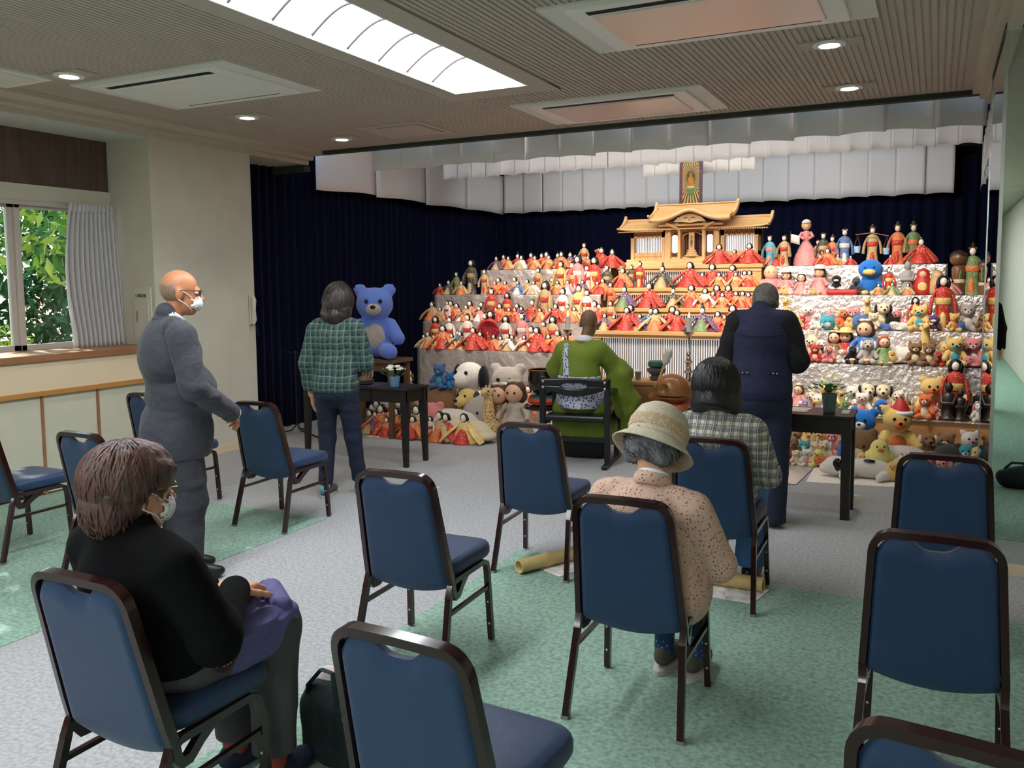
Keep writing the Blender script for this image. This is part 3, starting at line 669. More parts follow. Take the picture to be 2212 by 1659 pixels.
# ------------------------------------------------------------ silver draped steps
mat('foil', (228, 220, 215), .36, metal=.8, bump=(20, .9, None, .03), var=(3, .10)); mat('foil_smooth', (222, 210, 204), .42, metal=.75, bump=(7, .9, None, .03), var=(3, .12)); mat('foil_dark', (120, 108, 102), .36, metal=.85, bump=(6, .8, None, .03))
mat('ply', (178, 134, 84), .6, wood=(9, (160, 116, 70), (.06, 1, 1)))
def step(x0, x1, y0, y1, z0, z1, lab, sag=.012, seed=0, m='foil'):
    rng = np.random.RandomState(seed); ph = rng.rand(6)*6; y1 -= .03
    t = thing('draped_step', lab, 'display step', (0, 0, 0), group='silver draped steps')
    obj('step_core', MB().bb(x0+.03, x1-.03, y0+.02, y1, z0, z1-.012), 'ply', t, smooth=False)
    def f(u, v):
        x = x0+(x1-x0)*u; wv = .010*math.sin(x*9+ph[0])+.007*math.sin(x*23+ph[1])
        s = sag*math.sin(x*3.1+ph[2])*.5
        if v < .3: return (x, y1-(y1-y0)*v/.3, z1-.004+.002*math.sin(x*17+v*9))
        if v < .36: return (x, y0-.006*math.sin((v-.3)/.06*PI/2), z1-.004-.010*(v-.3)/.06)
        k = (v-.36)/.64
        return (x, y0-.004-.012*abs(math.sin(k*PI))*(.4+.6*math.sin(x*5+ph[3])**2)-wv*k, z1-.014-(z1-z0-.010)*k+s*k*(1-k))
    obj('silver_drape', MB().grid(f, max(20, int((x1-x0)*22)), 22), m, t, angle=50, solid=.003)
    return t
# right block
RS = [(8.9, .335), (9.25, .81), (9.6, 1.13), (9.95, 1.49), (10.3, 1.82)]
step(-1.55, .52, 9.25, 9.6, 0, .81, 'silver draped step second from the floor on the right, below the blue-coated doll', seed=2)
step(-1.60, .60, 9.6, 9.95, 0, 1.13, 'silver draped step third from the floor on the right, with the yellow giraffes', seed=3)
step(-1.66, .60, 9.95, 10.3, 0, 1.49, 'silver draped step second from the top on the right, with the blue bird', seed=4)
step(-1.80, .09, 10.3, 10.7, 0, 1.82, 'top silver draped step on the right carrying the tall figurines', seed=5)
pf = thing('wooden_platform', 'plywood platform at the foot of the right steps', 'platform')
obj('platform_body', MB().bb(-1.5, .55, 8.9, 9.24, 0, .325), 'ply', pf, smooth=False, bevel=.004); obj('platform_top', MB().bb(-1.51, .56, 8.885, 9.245, .325, .335), 'foil', pf, smooth=False)
# left block
LS = [(9.2, .835), (9.5, 1.17), (9.8, 1.505), (10.1, 1.825)]
step(-5.88, -3.62, 9.2, 9.5, 0, .835, 'lowest silver draped step on the left above the toy pile', seed=6, m='foil_smooth')
step(-5.98, -3.62, 9.5, 9.8, 0, 1.17, 'silver draped step second from the bottom on the left', seed=7, m='foil_smooth')
step(-5.98, -3.64, 9.8, 10.1, 0, 1.505, 'silver draped step third from the bottom on the left', seed=8, m='foil_smooth')
step(-5.44, -3.62, 10.1, 10.45, 0, 1.825, 'top silver draped step on the left with the seated court dolls', seed=9, m='foil_smooth')

# ------------------------------------------------------------ central altar
mat('hinoki', (216, 180, 132), .45, wood=(20, (206, 160, 100), (.1, 1, 1)), spec=.4); mat('hinoki_v', (216, 180, 132), .45, wood=(20, (206, 160, 100), (1, 1, .1)), spec=.4)
mat('hinoki_dark', (150, 104, 60), .55); mat('lattice_slat', (128, 118, 110), .5)
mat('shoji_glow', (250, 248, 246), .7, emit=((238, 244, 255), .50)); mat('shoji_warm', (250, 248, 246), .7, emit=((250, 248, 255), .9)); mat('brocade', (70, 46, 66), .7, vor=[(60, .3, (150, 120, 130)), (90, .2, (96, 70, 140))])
AX0, AX1 = -3.56, -1.83
CS = [(9.3, 1.10), (9.6, 1.35), (9.9, 1.58), (10.2, 1.85)]
al = thing('altar_stand', 'tiered light-wood altar stand with glowing lattice fronts', 'altar')
prev = 0
for k, (y0, z1) in enumerate(CS):
    y1 = y0+.3 if k < 3 else 10.9; z0 = .18 if k == 0 else CS[k-1][1]
    obj('shelf_board', MB().bb(AX0-.02, AX1+.02, y0-.02, y1, z1-.045, z1), 'hinoki', al, smooth=False, bevel=.004)
    obj('shelf_rail', MB().bb(AX0, AX1, y0, y0+.03, z1-.085, z1-.045), 'hinoki_dark' if False else 'hinoki', al, smooth=False)
    for x in (AX0, AX1-.10): obj('side_post', MB().bb(x, x+.10, y0+.01, y0+.06, z0, z1-.045), 'hinoki_v', al, smooth=False)
    if k == 0: obj('bottom_rail', MB().bb(AX0, AX1, y0, y0+.05, z0, z0+.06), 'hinoki', al, smooth=False)
    pn = obj('lattice_panel', MB().bb(AX0+.1, AX1-.1, y0+.05, y0+.056, z0, z1-.085), 'shoji_glow', al, smooth=False)
    sl = MB().bb(-.007, .007, 0, .014, 0, 1).mesh('slat', False); n = 58
    for i in range(n):
        o = link('slat', sl, 'lattice_slat', pn); o.location = (AX0+.11+(AX1-AX0-.22)*i/(n-1), y0+.036, z0); o.scale = (1, 1, z1-.085-z0)
    obj('side_panel', MB().bb(AX0+.005, AX0+.02, y0+.05, 10.7, z0, z1-.045).bb(AX1-.02, AX1-.005, y0+.05, 10.7, z0, z1-.045), 'hinoki_v', al, smooth=False)
obj('plinth', MB().bb(AX0+.05, AX1-.05, 9.34, 10.7, 0, .18), 'hinoki_dark', al, smooth=False)
# shrine house on top
sh = thing('shrine_house', 'carved light-wood shrine with curved gable roof on the altar', 'shrine', (-2.70, 10.58, 1.851)); sh.scale = (.98, 1, .86)
obj('base_board', MB().bb(-.86, .87, -.24, .24, 0, .05), 'hinoki', sh, smooth=False, bevel=.004); obj('base_plinth', MB().bb(-.83, .84, -.2, .22, .05, .09), 'hinoki', sh, smooth=False)
for s in (-1, 1):
    x0, x1 = (s*.35, s*.80) if s > 0 else (-.80, -.35)
    wg = obj('wing', MB().bb(x0, x1, -.10, .16, .09, .13).bb(x0, x1, -.13, .16, .40, .48).bb(x0, x0+.045, -.13, .16, .09, .48).bb(x1-.045, x1, -.13, .16, .09, .48).bb(x0, x1, -.11, .16, .13, .19), 'hinoki_v', sh, smooth=False, bevel=.003)
    obj('window_light', MB().bb(x0+.05, x1-.05, -.06, -.05, .19, .40), 'shoji_warm', wg, smooth=False)
    sl = MB().bb(-.004, .004, -.012, 0, .19, .40).mesh('slat', False)
    for i in range(17):
        o = link('slat', sl, 'lattice_slat', wg); o.location = (x0+.055+(x1-x0-.11)*i/16, -.062, 0)
    fr = MB()
    for i in range(16): fr.ell((x0+.06+(x1-x0-.12)*i/15, -.135, .435+.012*math.sin(i*2.3)), (.016, .006, .016), 8, 5)
    obj('carved_frieze', fr, 'hinoki_dark', wg)
    # wing roof: sloping slab with ribs, curved eave end
    def roof(u, v, x0=x0, x1=x1, s=s):
        xo = x1+.14 if s > 0 else x0-.14; xi = .30*s; x = xi+(xo-xi)*u
        return (x, -.24+.34*v, .505+.15*v**1.4+.03*(u**6)*(1-v))
    rf = obj('wing_roof', MB().grid(roof, 14, 8), 'hinoki', sh, solid=.022, angle=40)
    obj('roof_ridge', MB().box((s*(.30+.94)/2, .10, .672), (.64, .05, .035)), 'hinoki', sh, smooth=False, bevel=.005)
    rt_ = MB().bb(-.009, .009, -.05, 0, 0, .016).mesh('rafter', False)
    for i in range(22):
        o = link('rafter', rt_, 'hinoki', rf); o.location = (s*(.36+.56*i/21), -.195, .478)
    xe = s*.93
    obj('gable_board', MB().tube([(xe, -.27, .535), (xe, -.2, .53), (xe, -.1, .57), (xe, 0, .63), (xe, .06, .69), (xe+s*.005, .08, .73)], [.012, .018, .02, .022, .024, .02], sq=True, flat=.7, up=(0, 0, 1)), 'hinoki', sh)
# centre bay
cb = obj('centre_bay', MB().bb(-.34, -.27, -.16, .16, .09, .56).bb(.27, .34, -.16, .16, .09, .56).bb(-.34, .34, -.1, .16, .48, .6).bb(-.17, -.135, -.19, -.12, .09, .56).bb(.135, .17, -.19, -.12, .09, .56).bb(-.27, .27, -.12, .16, .09, .12), 'hinoki_v', sh, smooth=False, bevel=.003)
for s in (-1, 1): obj('lantern_panel', MB().prism([(s*.22+a, .30+b) for a, b in [(-.035+.035*0, -.105), (-.02, -.125), (.02, -.125), (.035, -.105), (.035, .105), (.02, .125), (-.02, .125), (-.035, .105)]], lambda x, z, h: (x, -.125-h, z), .008), 'shoji_warm', cb, smooth=False)
obj('niche_curtain', MB().grid(lambda u, v: (-.135+.27*u, .04+.012*math.sin(u*30), .12+.36*v), 30, 2), 'brocade', cb)
obj('niche_arch', MB().tube([(-.135, -.1, .36), (-.12, -.1, .42), (-.06, -.1, .455), (0, -.1, .47), (.06, -.1, .455), (.12, -.1, .42), (.135, -.1, .36)], .008, 6), 'hinoki', cb)
obj('lintel', MB().bb(-.40, .40, -.24, -.19, .545, .575).bb(-.36, .36, -.22, -.17, .50, .52), 'hinoki', cb, smooth=False, bevel=.004)
for s in (-1, 1): obj('bracket', MB().tube([(s*.15, -.2, .50), (s*.22, -.25, .55), (s*.30, -.26, .585)], [.02, .022, .012], 8).ell((s*.17, -.22, .585), (.03, .03, .02)), 'hinoki', cb)
def kar(u): return .64+.135*math.exp(-((u)/.21)**2)-.0*abs(u)+.04*max(0, abs(u)-.40)*2
gb = MB(); xs = np.linspace(-.50, .50, 41)
gb.grid(lambda u, v: (-.50+u, -.30-.0*v, kar(-.50+u)-.045+.05*v), 40, 1)
obj('curved_gable', gb, 'hinoki', sh, solid=.03, angle=40)
cr = MB(); cr.prism([(-.20, .60), (-.1, .60), (0, .585), (.1, .60), (.20, .60), (.15, .66), (.07, .695), (0, .705), (-.07, .695), (-.15, .66)], lambda x, z, h: (x, -.265-h, z), .015); obj('carved_pendant', cr, 'hinoki', sh, smooth=False)
obj('pendant_hole', MB().ell((-.045, -.282, .655), (.03, .004, .012), 10, 6).ell((.045, -.282, .655), (.03, .004, .012), 10, 6).ell((0, -.282, .625), (.012, .004, .012), 8, 6), 'hinoki_dark', sh)
mr = obj('main_roof', MB().grid(lambda u, v: (-.50+u, -.30+.36*v, (kar(-.50+u)*(1-v)+.70*v)+.13*v**1.3), 40, 10), 'hinoki', sh, solid=.02, angle=40)
obj('roof_ridge', MB().bb(-.51, .51, .03, .10, .825, .875).bb(-.52, .52, .02, .11, .865, .885), 'hinoki', sh, smooth=False, bevel=.006)
for k in range(6): obj('roof_batten', MB().bb(-.49, .49, -.02+.0-.035*k, -.012-.035*k, .79-.020*k, .806-.020*k), 'hinoki', mr, smooth=False)
for s in (-1, 1): obj('gable_board', MB().tube([(s*.51, -.33, .70), (s*.51, -.25, .68), (s*.51, -.12, .72), (s*.51, 0, .79), (s*.515, .06, .87), (s*.52, .08, .92)], [.014, .022, .024, .026, .026, .018], sq=True, flat=.7, up=(0, 0, 1)), 'hinoki', sh)
obj('back_body', MB().bb(-.80, .80, .05, .2, .09, .62), 'hinoki_dark', sh, smooth=False)
tb = thing('memorial_tablet', 'pale wooden memorial tablet with black characters in the shrine doorway', 'tablet', (-2.71, 10.46, 1.956))
obj('tablet', MB().bb(-.035, .035, -.008, .008, .075, .30), 'hinoki', tb, smooth=False, bevel=.003); obj('tablet_base', MB().lathe([(.085, 0), (.085, .015), (.06, .025), (.07, .045), (.045, .055), (.055, .07), (.055, .076), (.03, .08)], n=4, sy=.6), 'hinoki', tb, smooth=False)
text('lettering', '人形之諸精霊位', .032, 'ink', (0, -.0095, .187), (PI/2, 0, 0), tb, True)
# hanging scroll
mat('scroll_border', (84, 70, 78), .7, vor=[(40, .25, (150, 130, 120)), (60, .2, (60, 50, 100))]); mat('scroll_red', (190, 54, 44), .7); mat('scroll_gold', (196, 174, 118), .6); mat('scroll_field', (92, 72, 34), .7); mat('scroll_green', (96, 126, 62), .7); mat('scroll_ochre', (176, 120, 40), .7); mat('scroll_halo', (84, 76, 96), .7)
a0, a1 = at(1468, 355, 10.95), at(1517, 452, 10.95); sx, sz = (a0.x+a1.x)/2, a1.z; sw, shh = (a1.x-a0.x)/2, 3.2-a1.z-.03
hs = thing('hanging_scroll', 'hanging Buddhist scroll with golden rays above the shrine', 'scroll', (sx, 10.95, sz))
obj('border_cloth', MB().bb(-sw, sw, 0, .006, 0, shh), 'scroll_border', hs, smooth=False)
obj('red_margin', MB().bb(-sw*.75, sw*.75, -.003, 0, .055, shh-.05), 'scroll_red', hs, smooth=False)
fw_ = sw*.70; z0, z1 = .07, .64; obj('picture_field', MB().bb(-fw_, fw_, -.006, -.003, z0, z1), 'scroll_field', hs, smooth=False)
zc = .40
def clipray(a):
    dx, dz = math.cos(a), math.sin(a); t = 9
    if abs(dx) > 1e-6: t = min(t, fw_/abs(dx))
    if dz > 1e-6: t = min(t, (z1-zc)/dz)
    if dz < -1e-6: t = min(t, (zc-z0)/-dz)
    return dx*t, zc+dz*t
for k in range(48):
    a = 2*PI*k/48; p, q = clipray(a-.032), clipray(a+.032); b = .05
    obj('gold_ray', MB().add([(b*math.cos(a)*.9, -.0075, zc+b*math.sin(a)), (p[0], -.0075, p[1]), (q[0], -.0075, q[1])], [(0, 1, 2)]), 'scroll_gold', hs, smooth=False)
obj('halo', MB().tube([(.038*math.cos(t), -.0085, zc+.045+.038*math.sin(t)) for t in np.linspace(0, 2*PI, 25)], .009, 6, flat=.2), 'scroll_halo', hs)
obj('painted_figure', MB().ell((0, -.008, zc+.04), (.014, .004, .018), 10, 6).ell((0, -.008, zc-.04), (.036, .005, .075), 12, 8).ell((-.02, -.009, zc-.03), (.012, .004, .04), 8, 6).ell((.02, -.009, zc-.03), (.012, .004, .04), 8, 6), 'scroll_ochre', hs)
obj('painted_lotus', MB().ell((0, -.008, zc-.15), (.062, .005, .03), 14, 6).ell((0, -.008, zc-.19), (.05, .005, .03), 14, 6), 'scroll_green', hs)
obj('gold_petals', MB().ell((-.03, -.01, zc-.115), (.018, .004, .018), 8, 6).ell((0, -.01, zc-.12), (.018, .004, .02), 8, 6).ell((.03, -.01, zc-.115), (.018, .004, .018), 8, 6), 'scroll_gold', hs)
obj('roller', MB().tube([(-sw-.03, 0, -.01), (sw+.03, 0, -.01)], .014, 10), 'hinoki_dark', hs)

# ------------------------------------------------------------ offering table, candles, bell, wooden fish
mat('silver', (196, 194, 190), .14, metal=1); mat('wax', (206, 198, 186), .5); mat('flame', (255, 200, 120), .5, emit=((255, 190, 90), 14))
mat('lacquer', (20, 17, 17), .12, spec=.6, coat=.6); mat('fish_wood', (140, 92, 48), .35, var=(8, .25), coat=.2); mat('cushion_red', (150, 62, 42), .5, vor=[(16, .25, (196, 150, 70)), (11, .22, (60, 96, 62))]); mat('orange_lacquer', (186, 74, 36), .4); mat('ware', (96, 84, 84), .5); mat('teal', (38, 84, 72), .6)
ot = thing('offering_table', 'low brown offering table before the altar lattice', 'table', (-2.75, 8.47, 0))
obj('tabletop', MB().bb(-.85, .85, -.215, .22, .62, .655), 'ply', ot, smooth=False, bevel=.004); obj('front_board', MB().bb(-.80, .80, -.19, -.165, .18, .62), 'ply', ot, smooth=False)
for x in (-.78, .72):
    for y in (-.165, .16): obj('leg', MB().bb(x, x+.06, y, y+.05, 0, .62), 'ply', ot, smooth=False)
def candle(x, y, lab):
    t = thing('candlestick', lab, 'candlestick', (x, y, .656))
    obj('stand', MB().lathe([(.075, 0), (.075, .012), (.03, .03), (.02, .06), (.035, .085), (.045, .10), (.03, .12), (.018, .15), (.03, .18), (.04, .20), (.022, .225), (.014, .25), (.024, .275), (.014, .30), (.011, .42), (.014, .45), (.05, .485), (.055, .50), (.012, .498), (0, .498)], n=20), 'silver', t)
    obj('candle', MB().lathe([(.028, .50), (.028, .64), (.0, .645)], n=16), 'wax', t)
    obj('flame', MB().lathe([(.0, .645), (.009, .657), (.008, .672), (.0, .695)], n=10), 'flame', t)
candle(-2.20, 8.42, 'silver candlestick with lit candle between the monk and the man in the vest'); candle(-3.50, 8.42, 'silver candlestick with candle left of the monk in front of the dolls')
tcup = thing('offering_cup', 'small glass offering cup on the offering table', 'cup', (-2.70, 8.34, .656)); obj('cup', MB().lathe([(.03, 0), (.035, .09), (.03, .09), (.026, .01)], n=16), 'steel', tcup); obj('lid', MB().lathe([(.036, .09), (.03, .105), (.0, .118)], n=16), 'wax', tcup)
tw_ = thing('offering_stand', 'brown lotus-shaped vessel with dark top on the offering table', 'vessel', (-2.53, 8.42, .656))
obj('lotus_body', MB().lathe([(.06, 0), (.075, .03), (.05, .05), (.095, .09), (.10, .12), (.06, .13)], n=10), 'ware', tw_); obj('dark_top', MB().lathe([(.06, .13), (.088, .15), (.085, .19), (.07, .20), (.0, .19)], n=18), 'teal', tw_)
st2 = thing('small_box_offering', 'small wooden box on the offering table', 'box', (-2.40, 8.34, .656)); obj('box', MB().bb(-.06, .06, -.04, .04, 0, .05), 'ply', st2, smooth=False, bevel=.003)
# bell bowl
bs = thing('bell_stand', 'dark stool with chrome legs under the big bell bowl', 'stand', (-3.60, 8.02, 0))
obj('stool_top', MB().lathe([(.20, .36), (.215, .37), (.215, .39), (.20, .40), (0, .40)], n=28), 'lacquer', bs)
for k in range(4): obj('leg', MB().tube([(.15*math.cos(PI/4+k*PI/2), .15*math.sin(PI/4+k*PI/2), 0), (.15*math.cos(PI/4+k*PI/2), .15*math.sin(PI/4+k*PI/2), .36)], .012, 8), 'steel', bs)
bc = thing('bell_cushion', 'round orange and teal cushion under the bell bowl', 'cushion', (-3.60, 8.02, .4005)); obj('cushion', MB().lathe([(.10, 0), (.155, .015), (.17, .05), (.15, .09), (.09, .10)], n=24), 'orange_lacquer', bc); obj('top_band', MB().lathe([(.157, .075), (.15, .095), (.10, .106), (0, .106)], n=24), 'teal', bc)
bw = thing('bell_bowl', 'large black lacquered bell bowl left of the monk', 'bell', (-3.60, 8.02, .507)); obj('bowl', MB().lathe([(.06, 0), (.11, .02), (.155, .08), (.168, .15), (.16, .235), (.165, .255), (.152, .255), (.148, .2), (.14, .1), (.09, .03), (0, .025)], n=32), 'lacquer', bw); obj('rim', MB().tube([(.158*math.cos(t), .158*math.sin(t), .256) for t in np.linspace(0, 2*PI, 33)], .007, 6), 'fish_wood', bw)
fs_ = thing('fish_stand', 'dark low stand under the wooden fish drum', 'stand', (-2.22, 7.92, 0)); obj('stand_top', MB().lathe([(.24, .38), (.255, .39), (.255, .41), (.24, .42), (0, .42)], n=28), 'lacquer', fs_)
for k in range(4): obj('leg', MB().tube([(.17*math.cos(PI/4+k*PI/2), .17*math.sin(PI/4+k*PI/2), 0), (.17*math.cos(PI/4+k*PI/2), .17*math.sin(PI/4+k*PI/2), .38)], .014, 8), 'steel', fs_)
fc = thing('fish_cushion', 'round red patterned cushion under the wooden fish drum', 'cushion', (-2.22, 7.92, .4205)); obj('cushion', MB().lathe([(.16, 0), (.23, .015), (.245, .045), (.225, .08), (.12, .09), (0, .085)], n=28), 'cushion_red', fc)
ff = union([ell((0, 0, .13), (.185, .15, .135)), ell((.0, -.02, .16), (.13, .13, .12)), ell((-.16, -.03, .05), (.07, .05, .05))], .05, sub=[rbox((.02, -.16, .075), (.16, .09, .008), .006), ell((-.05, -.15, .15), (.05, .03, .05))])
mk = thing('wooden_fish', 'big brown wooden fish drum on the red cushion', 'wooden fish', (-2.22, 7.92, .50)); obj('drum', sdfmesh('drum', ff, .01), 'fish_wood', mk)
ml = thing('striker', 'wooden striker with padded pale head standing by the wooden fish', 'mallet', (-2.42, 7.98, .58)); obj('shaft', MB().tube([(0, 0, 0), (.11, .02, .33)], .010, 8), 'bamboo', ml); obj('padded_head', sdfmesh('padded_head', union([cap((.105, .02, .31), (.135, .025, .40), .034, .04)], 0), .008), 'wax', ml)
# microphone stand
ms = thing('microphone_stand', 'black microphone stand with short boom beside the navy curtain', 'microphone stand', (-6.28, 7.35, 0))
obj('pole', MB().tube([(0, 0, .12), (0, 0, .9)], .010, 8), 'black', ms); obj('boom', MB().tube([(-.22, -.04, .93), (.02, 0, .91), (.16, .04, .90)], .007, 8), 'black', ms)
obj('microphone', MB().tube([(.14, .03, .9), (.24, .06, .89), (.27, .07, .888)], [.012, .014, .02], 10), 'steel', ms); obj('clutch', MB().ell((0, 0, .91), (.018, .018, .025)), 'black', ms)
for k in range(3):
    a = math.radians(-12+120*k); obj('leg', MB().tube([(0, 0, .13), (.06*math.cos(a), .06*math.sin(a), .06), (.36*math.cos(a), .36*math.sin(a), .012)], .009, 8), 'black', ms)
# stool under the big blue toy
mat('stool_wood', (104, 80, 52), .6, wood=(12, (88, 64, 42)))
sb = thing('wooden_bench', 'brown wooden bench under the big blue soft toy', 'bench', (-5.50, 7.75, 0)); obj('bench_top', MB().bb(-.34, .36, -.2, .2, .81, .85), 'stool_wood', sb, smooth=False, bevel=.004); obj('bench_rail', MB().bb(-.30, .32, -.17, -.15, .72, .81), 'stool_wood', sb, smooth=False)
for x in (-.32, .28):
    for y in (-.18, .13): obj('leg', MB().bb(x, x+.05, y, y+.05, 0, .81), 'stool_wood', sb, smooth=False)
# monk's chair
mat('black_lacquer', (16, 16, 18), .3, spec=.5)
pc = thing('monk_chair', 'black wooden armchair with slotted back rail under the monk', 'chair', (-2.90, 7.12, 0), math.radians(8))
for s in (-1, 1):
    obj('leg', MB().bb(s*.30-.025, s*.30+.025, .0, .05, .03, .80), 'black_lacquer', pc, smooth=False, bevel=.005); obj('leg', MB().bb(s*.30-.025, s*.30+.025, .42, .47, .03, .66), 'black_lacquer', pc, smooth=False, bevel=.005)
    obj('armrest', MB().bb(s*.30-.03, s*.30+.03, .02, .52, .64, .68), 'black_lacquer', pc, smooth=False, bevel=.008); obj('runner', MB().bb(s*.30-.025, s*.30+.025, -.12, .56, 0, .035), 'black_lacquer', pc, smooth=False, bevel=.005)
    obj('side_rail', MB().bb(s*.30-.02, s*.30+.02, .05, .43, .36, .40), 'black_lacquer', pc, smooth=False)
    for z in (.765, .71): obj('stud', MB().ell((s*.285, -.025, z), (.013, .006, .013), 10, 6), 'stud', pc)
obj('seat', MB().bb(-.28, .28, .0, .46, .40, .455), 'black_lacquer', pc, smooth=False, bevel=.015)
import bmesh
def backrail():
    q = MB(); out = []
    top = [(-.31, .79), (-.2, .80), (0, .80), (.2, .80), (.31, .78)]; bot = [(.31, .70), (.2, .66), (.1, .64), (-.1, .64), (-.2, .66), (-.31, .70)]
    N = 48; hole = lambda x: max(0, 1-(abs(x)/.13)**4)
    def tz(x): return .795-.01*(x/.31)**2
    def bz(x): return .635+.075*(abs(x)/.31)**2
    for part in (0, 1):
        def f(u, v):
            x = -.31+.62*u; c_, h_ = .725, .026*hole(x); lo, hi = (c_+h_, tz(x)) if part == 0 else (bz(x), c_-h_)
            return (x, -.02+.10*(x/.31)**2*-.3+.03, lo+(hi-lo)*v)
        q.grid(f, N, 4)
    return q
obj('back_rail', backrail(), 'black_lacquer', pc, solid=.022, angle=40)
obj('stretcher', MB().bb(-.28, .28, .43, .46, .20, .24), 'black_lacquer', pc, smooth=False); obj('stretcher', MB().bb(-.28, .28, .01, .04, .22, .26), 'black_lacquer', pc, smooth=False)
# ------------------------------------------------------------ people
def plaid(name, base, bands, rough=.85):
    """woven check: bands = [(axis 0/1/2, period, offset, width fraction, rgb, strength)]"""
    m = mat(name, base, rough, bump=(18, .35, None, .02)); T = m.node_tree; N = T.nodes; L = T.links; P = N['Principled BSDF']
    tc = N.new('ShaderNodeTexCoord'); sp = N.new('ShaderNodeSeparateXYZ')
    nz = N.new('ShaderNodeTexNoise'); nz.inputs['Scale'].default_value = 9; L.new(tc.outputs['Object'], nz.inputs['Vector'])
    va = N.new('ShaderNodeVectorMath'); va.operation = 'MULTIPLY_ADD'; va.inputs[1].default_value = (.02, .02, .03); L.new(nz.outputs['Color'], va.inputs[0]); L.new(tc.outputs['Object'], va.inputs[2]); L.new(va.outputs[0], sp.inputs[0])
    cur = srgb(*base)
    for ax, per, off, wd, rgb, st in bands:
        a = N.new('ShaderNodeMath'); a.operation = 'MULTIPLY_ADD'; a.inputs[1].default_value = 1/per; a.inputs[2].default_value = off+50; L.new(sp.outputs[ax], a.inputs[0])
        f = N.new('ShaderNodeMath'); f.operation = 'FRACT'; L.new(a.outputs[0], f.inputs[0])
        g = N.new('ShaderNodeMath'); g.operation = 'LESS_THAN'; g.inputs[1].default_value = wd; L.new(f.outputs[0], g.inputs[0])
        k = N.new('ShaderNodeMath'); k.operation = 'MULTIPLY'; k.inputs[1].default_value = st; L.new(g.outputs[0], k.inputs[0])
        x = N.new('ShaderNodeMix'); x.data_type = 'RGBA'; L.new(k.outputs[0], x.inputs[0])
        if hasattr(cur, 'links'): L.new(cur, x.inputs[6])
        else: x.inputs[6].default_value = cur
        x.inputs[7].default_value = srgb(*rgb); cur = x.outputs[2]
    L.new(cur, P.inputs['Base Color']); return m
plaid('check_green', (34, 50, 54), [(0, .046, 0, .45, (58, 84, 76), .7), (2, .05, .1, .45, (58, 84, 76), .7), (0, .046, .62, .16, (136, 156, 138), .38), (2, .05, .7, .15, (136, 156, 138), .38)])
plaid('check_cream', (206, 200, 178), [(0, .044, 0, .40, (44, 50, 80), .62), (2, .048, .1, .40, (44, 50, 80), .62), (0, .044, .58, .2, (60, 86, 82), .6), (2, .048, .66, .2, (60, 86, 82), .6), (0, .044, .88, .06, (236, 232, 220), .8)])
mat('skin', (214, 160, 128), .5, spec=.35, var=(9, .05)); mat('skin_tan', (190, 128, 92), .42, spec=.4, var=(9, .08)); mat('skin_monk', (128, 92, 70), .45, var=(9, .06))
mat('suit_trousers', (52, 53, 60), .85, bump=(26, .5, None, .02)); mat('suit', (58, 60, 68), .8, bump=(26, .5, None, .02), sheen=.1); mat('shirt_white', (236, 236, 236), .7)
mat('sweater_black', (9, 9, 11), .95, spec=.2, bump=(40, .3)); mat('slacks', (76, 72, 76), .85, bump=(22, .4, None, .02)); mat('shoe_black', (22, 22, 23), .4)
mat('hair_brown', (86, 60, 52), .45, spec=.5, bump=(30, .9, (1, 1, .25), .012), var=(22, .35)); mat('hair_dark', (46, 37, 35), .4, spec=.5, bump=(38, .9, (1, 1, .12), .012), var=(30, .3)); mat('hair_black', (20, 20, 23), .38, spec=.5, bump=(46, .8, (1, 1, .07), .01), var=(40, .3)); mat('hair_grey', (92, 90, 84), .6, bump=(60, .9, None, .008), var=(50, .3)); mat('hair_silver', (104, 106, 110), .6, bump=(24, 1.0, None, .02), var=(26, .55))
mat('mask', (238, 240, 244), .8); mat('specs', (46, 32, 30), .3); mat('gilt', (170, 142, 92), .35, metal=1)
mat('denim_dark', (26, 36, 56), .85, bump=(30, .5, None, .015), var=(14, .15)); mat('denim', (74, 116, 168), .85, bump=(30, .5, None, .015), var=(10, .2)); mat('vest_navy', (28, 32, 62), .8, bump=(20, .4, None, .02)); mat('sweat_black', (20, 21, 23), .9, bump=(22, .5, None, .02))
mat('robe_green', (112, 130, 34), .75, bump=(10, .4, (1, 1, .4), .03), var=(3, .10), sheen=.1); mat('robe_black', (20, 20, 22), .85); mat('sash', (196, 200, 212), .7, vor=[(46, .42, (40, 44, 96))])
mat('floral', (206, 174, 154), .85, bump=(14, .4, None, .02), vor=[(62, .26, (166, 74, 74)), (85, .22, (96, 72, 60)), (75, .16, (226, 214, 198))]); mat('hat_beige', (208, 198, 174), .9, bump=(120, .7, (1, 1, 2), .006), var=(90, .12)); mat('hat_band', (184, 160, 128), .9, vor=[(90, .4, (206, 192, 164))])
mat('jacket_violet', (92, 88, 140), .7, bump=(10, .5, None, .03)); mat('sneaker_blue', (96, 160, 178), .7); mat('sneaker_grey', (84, 84, 88), .7); mat('sole', (190, 184, 172), .7); mat('sock_blue', (40, 62, 104), .85, vor=[(60, .3, (120, 150, 190))]); mat('olive_suede', (84, 80, 64), .85); mat('eye_white', (230, 228, 224), .3); mat('iris', (30, 22, 20), .2)

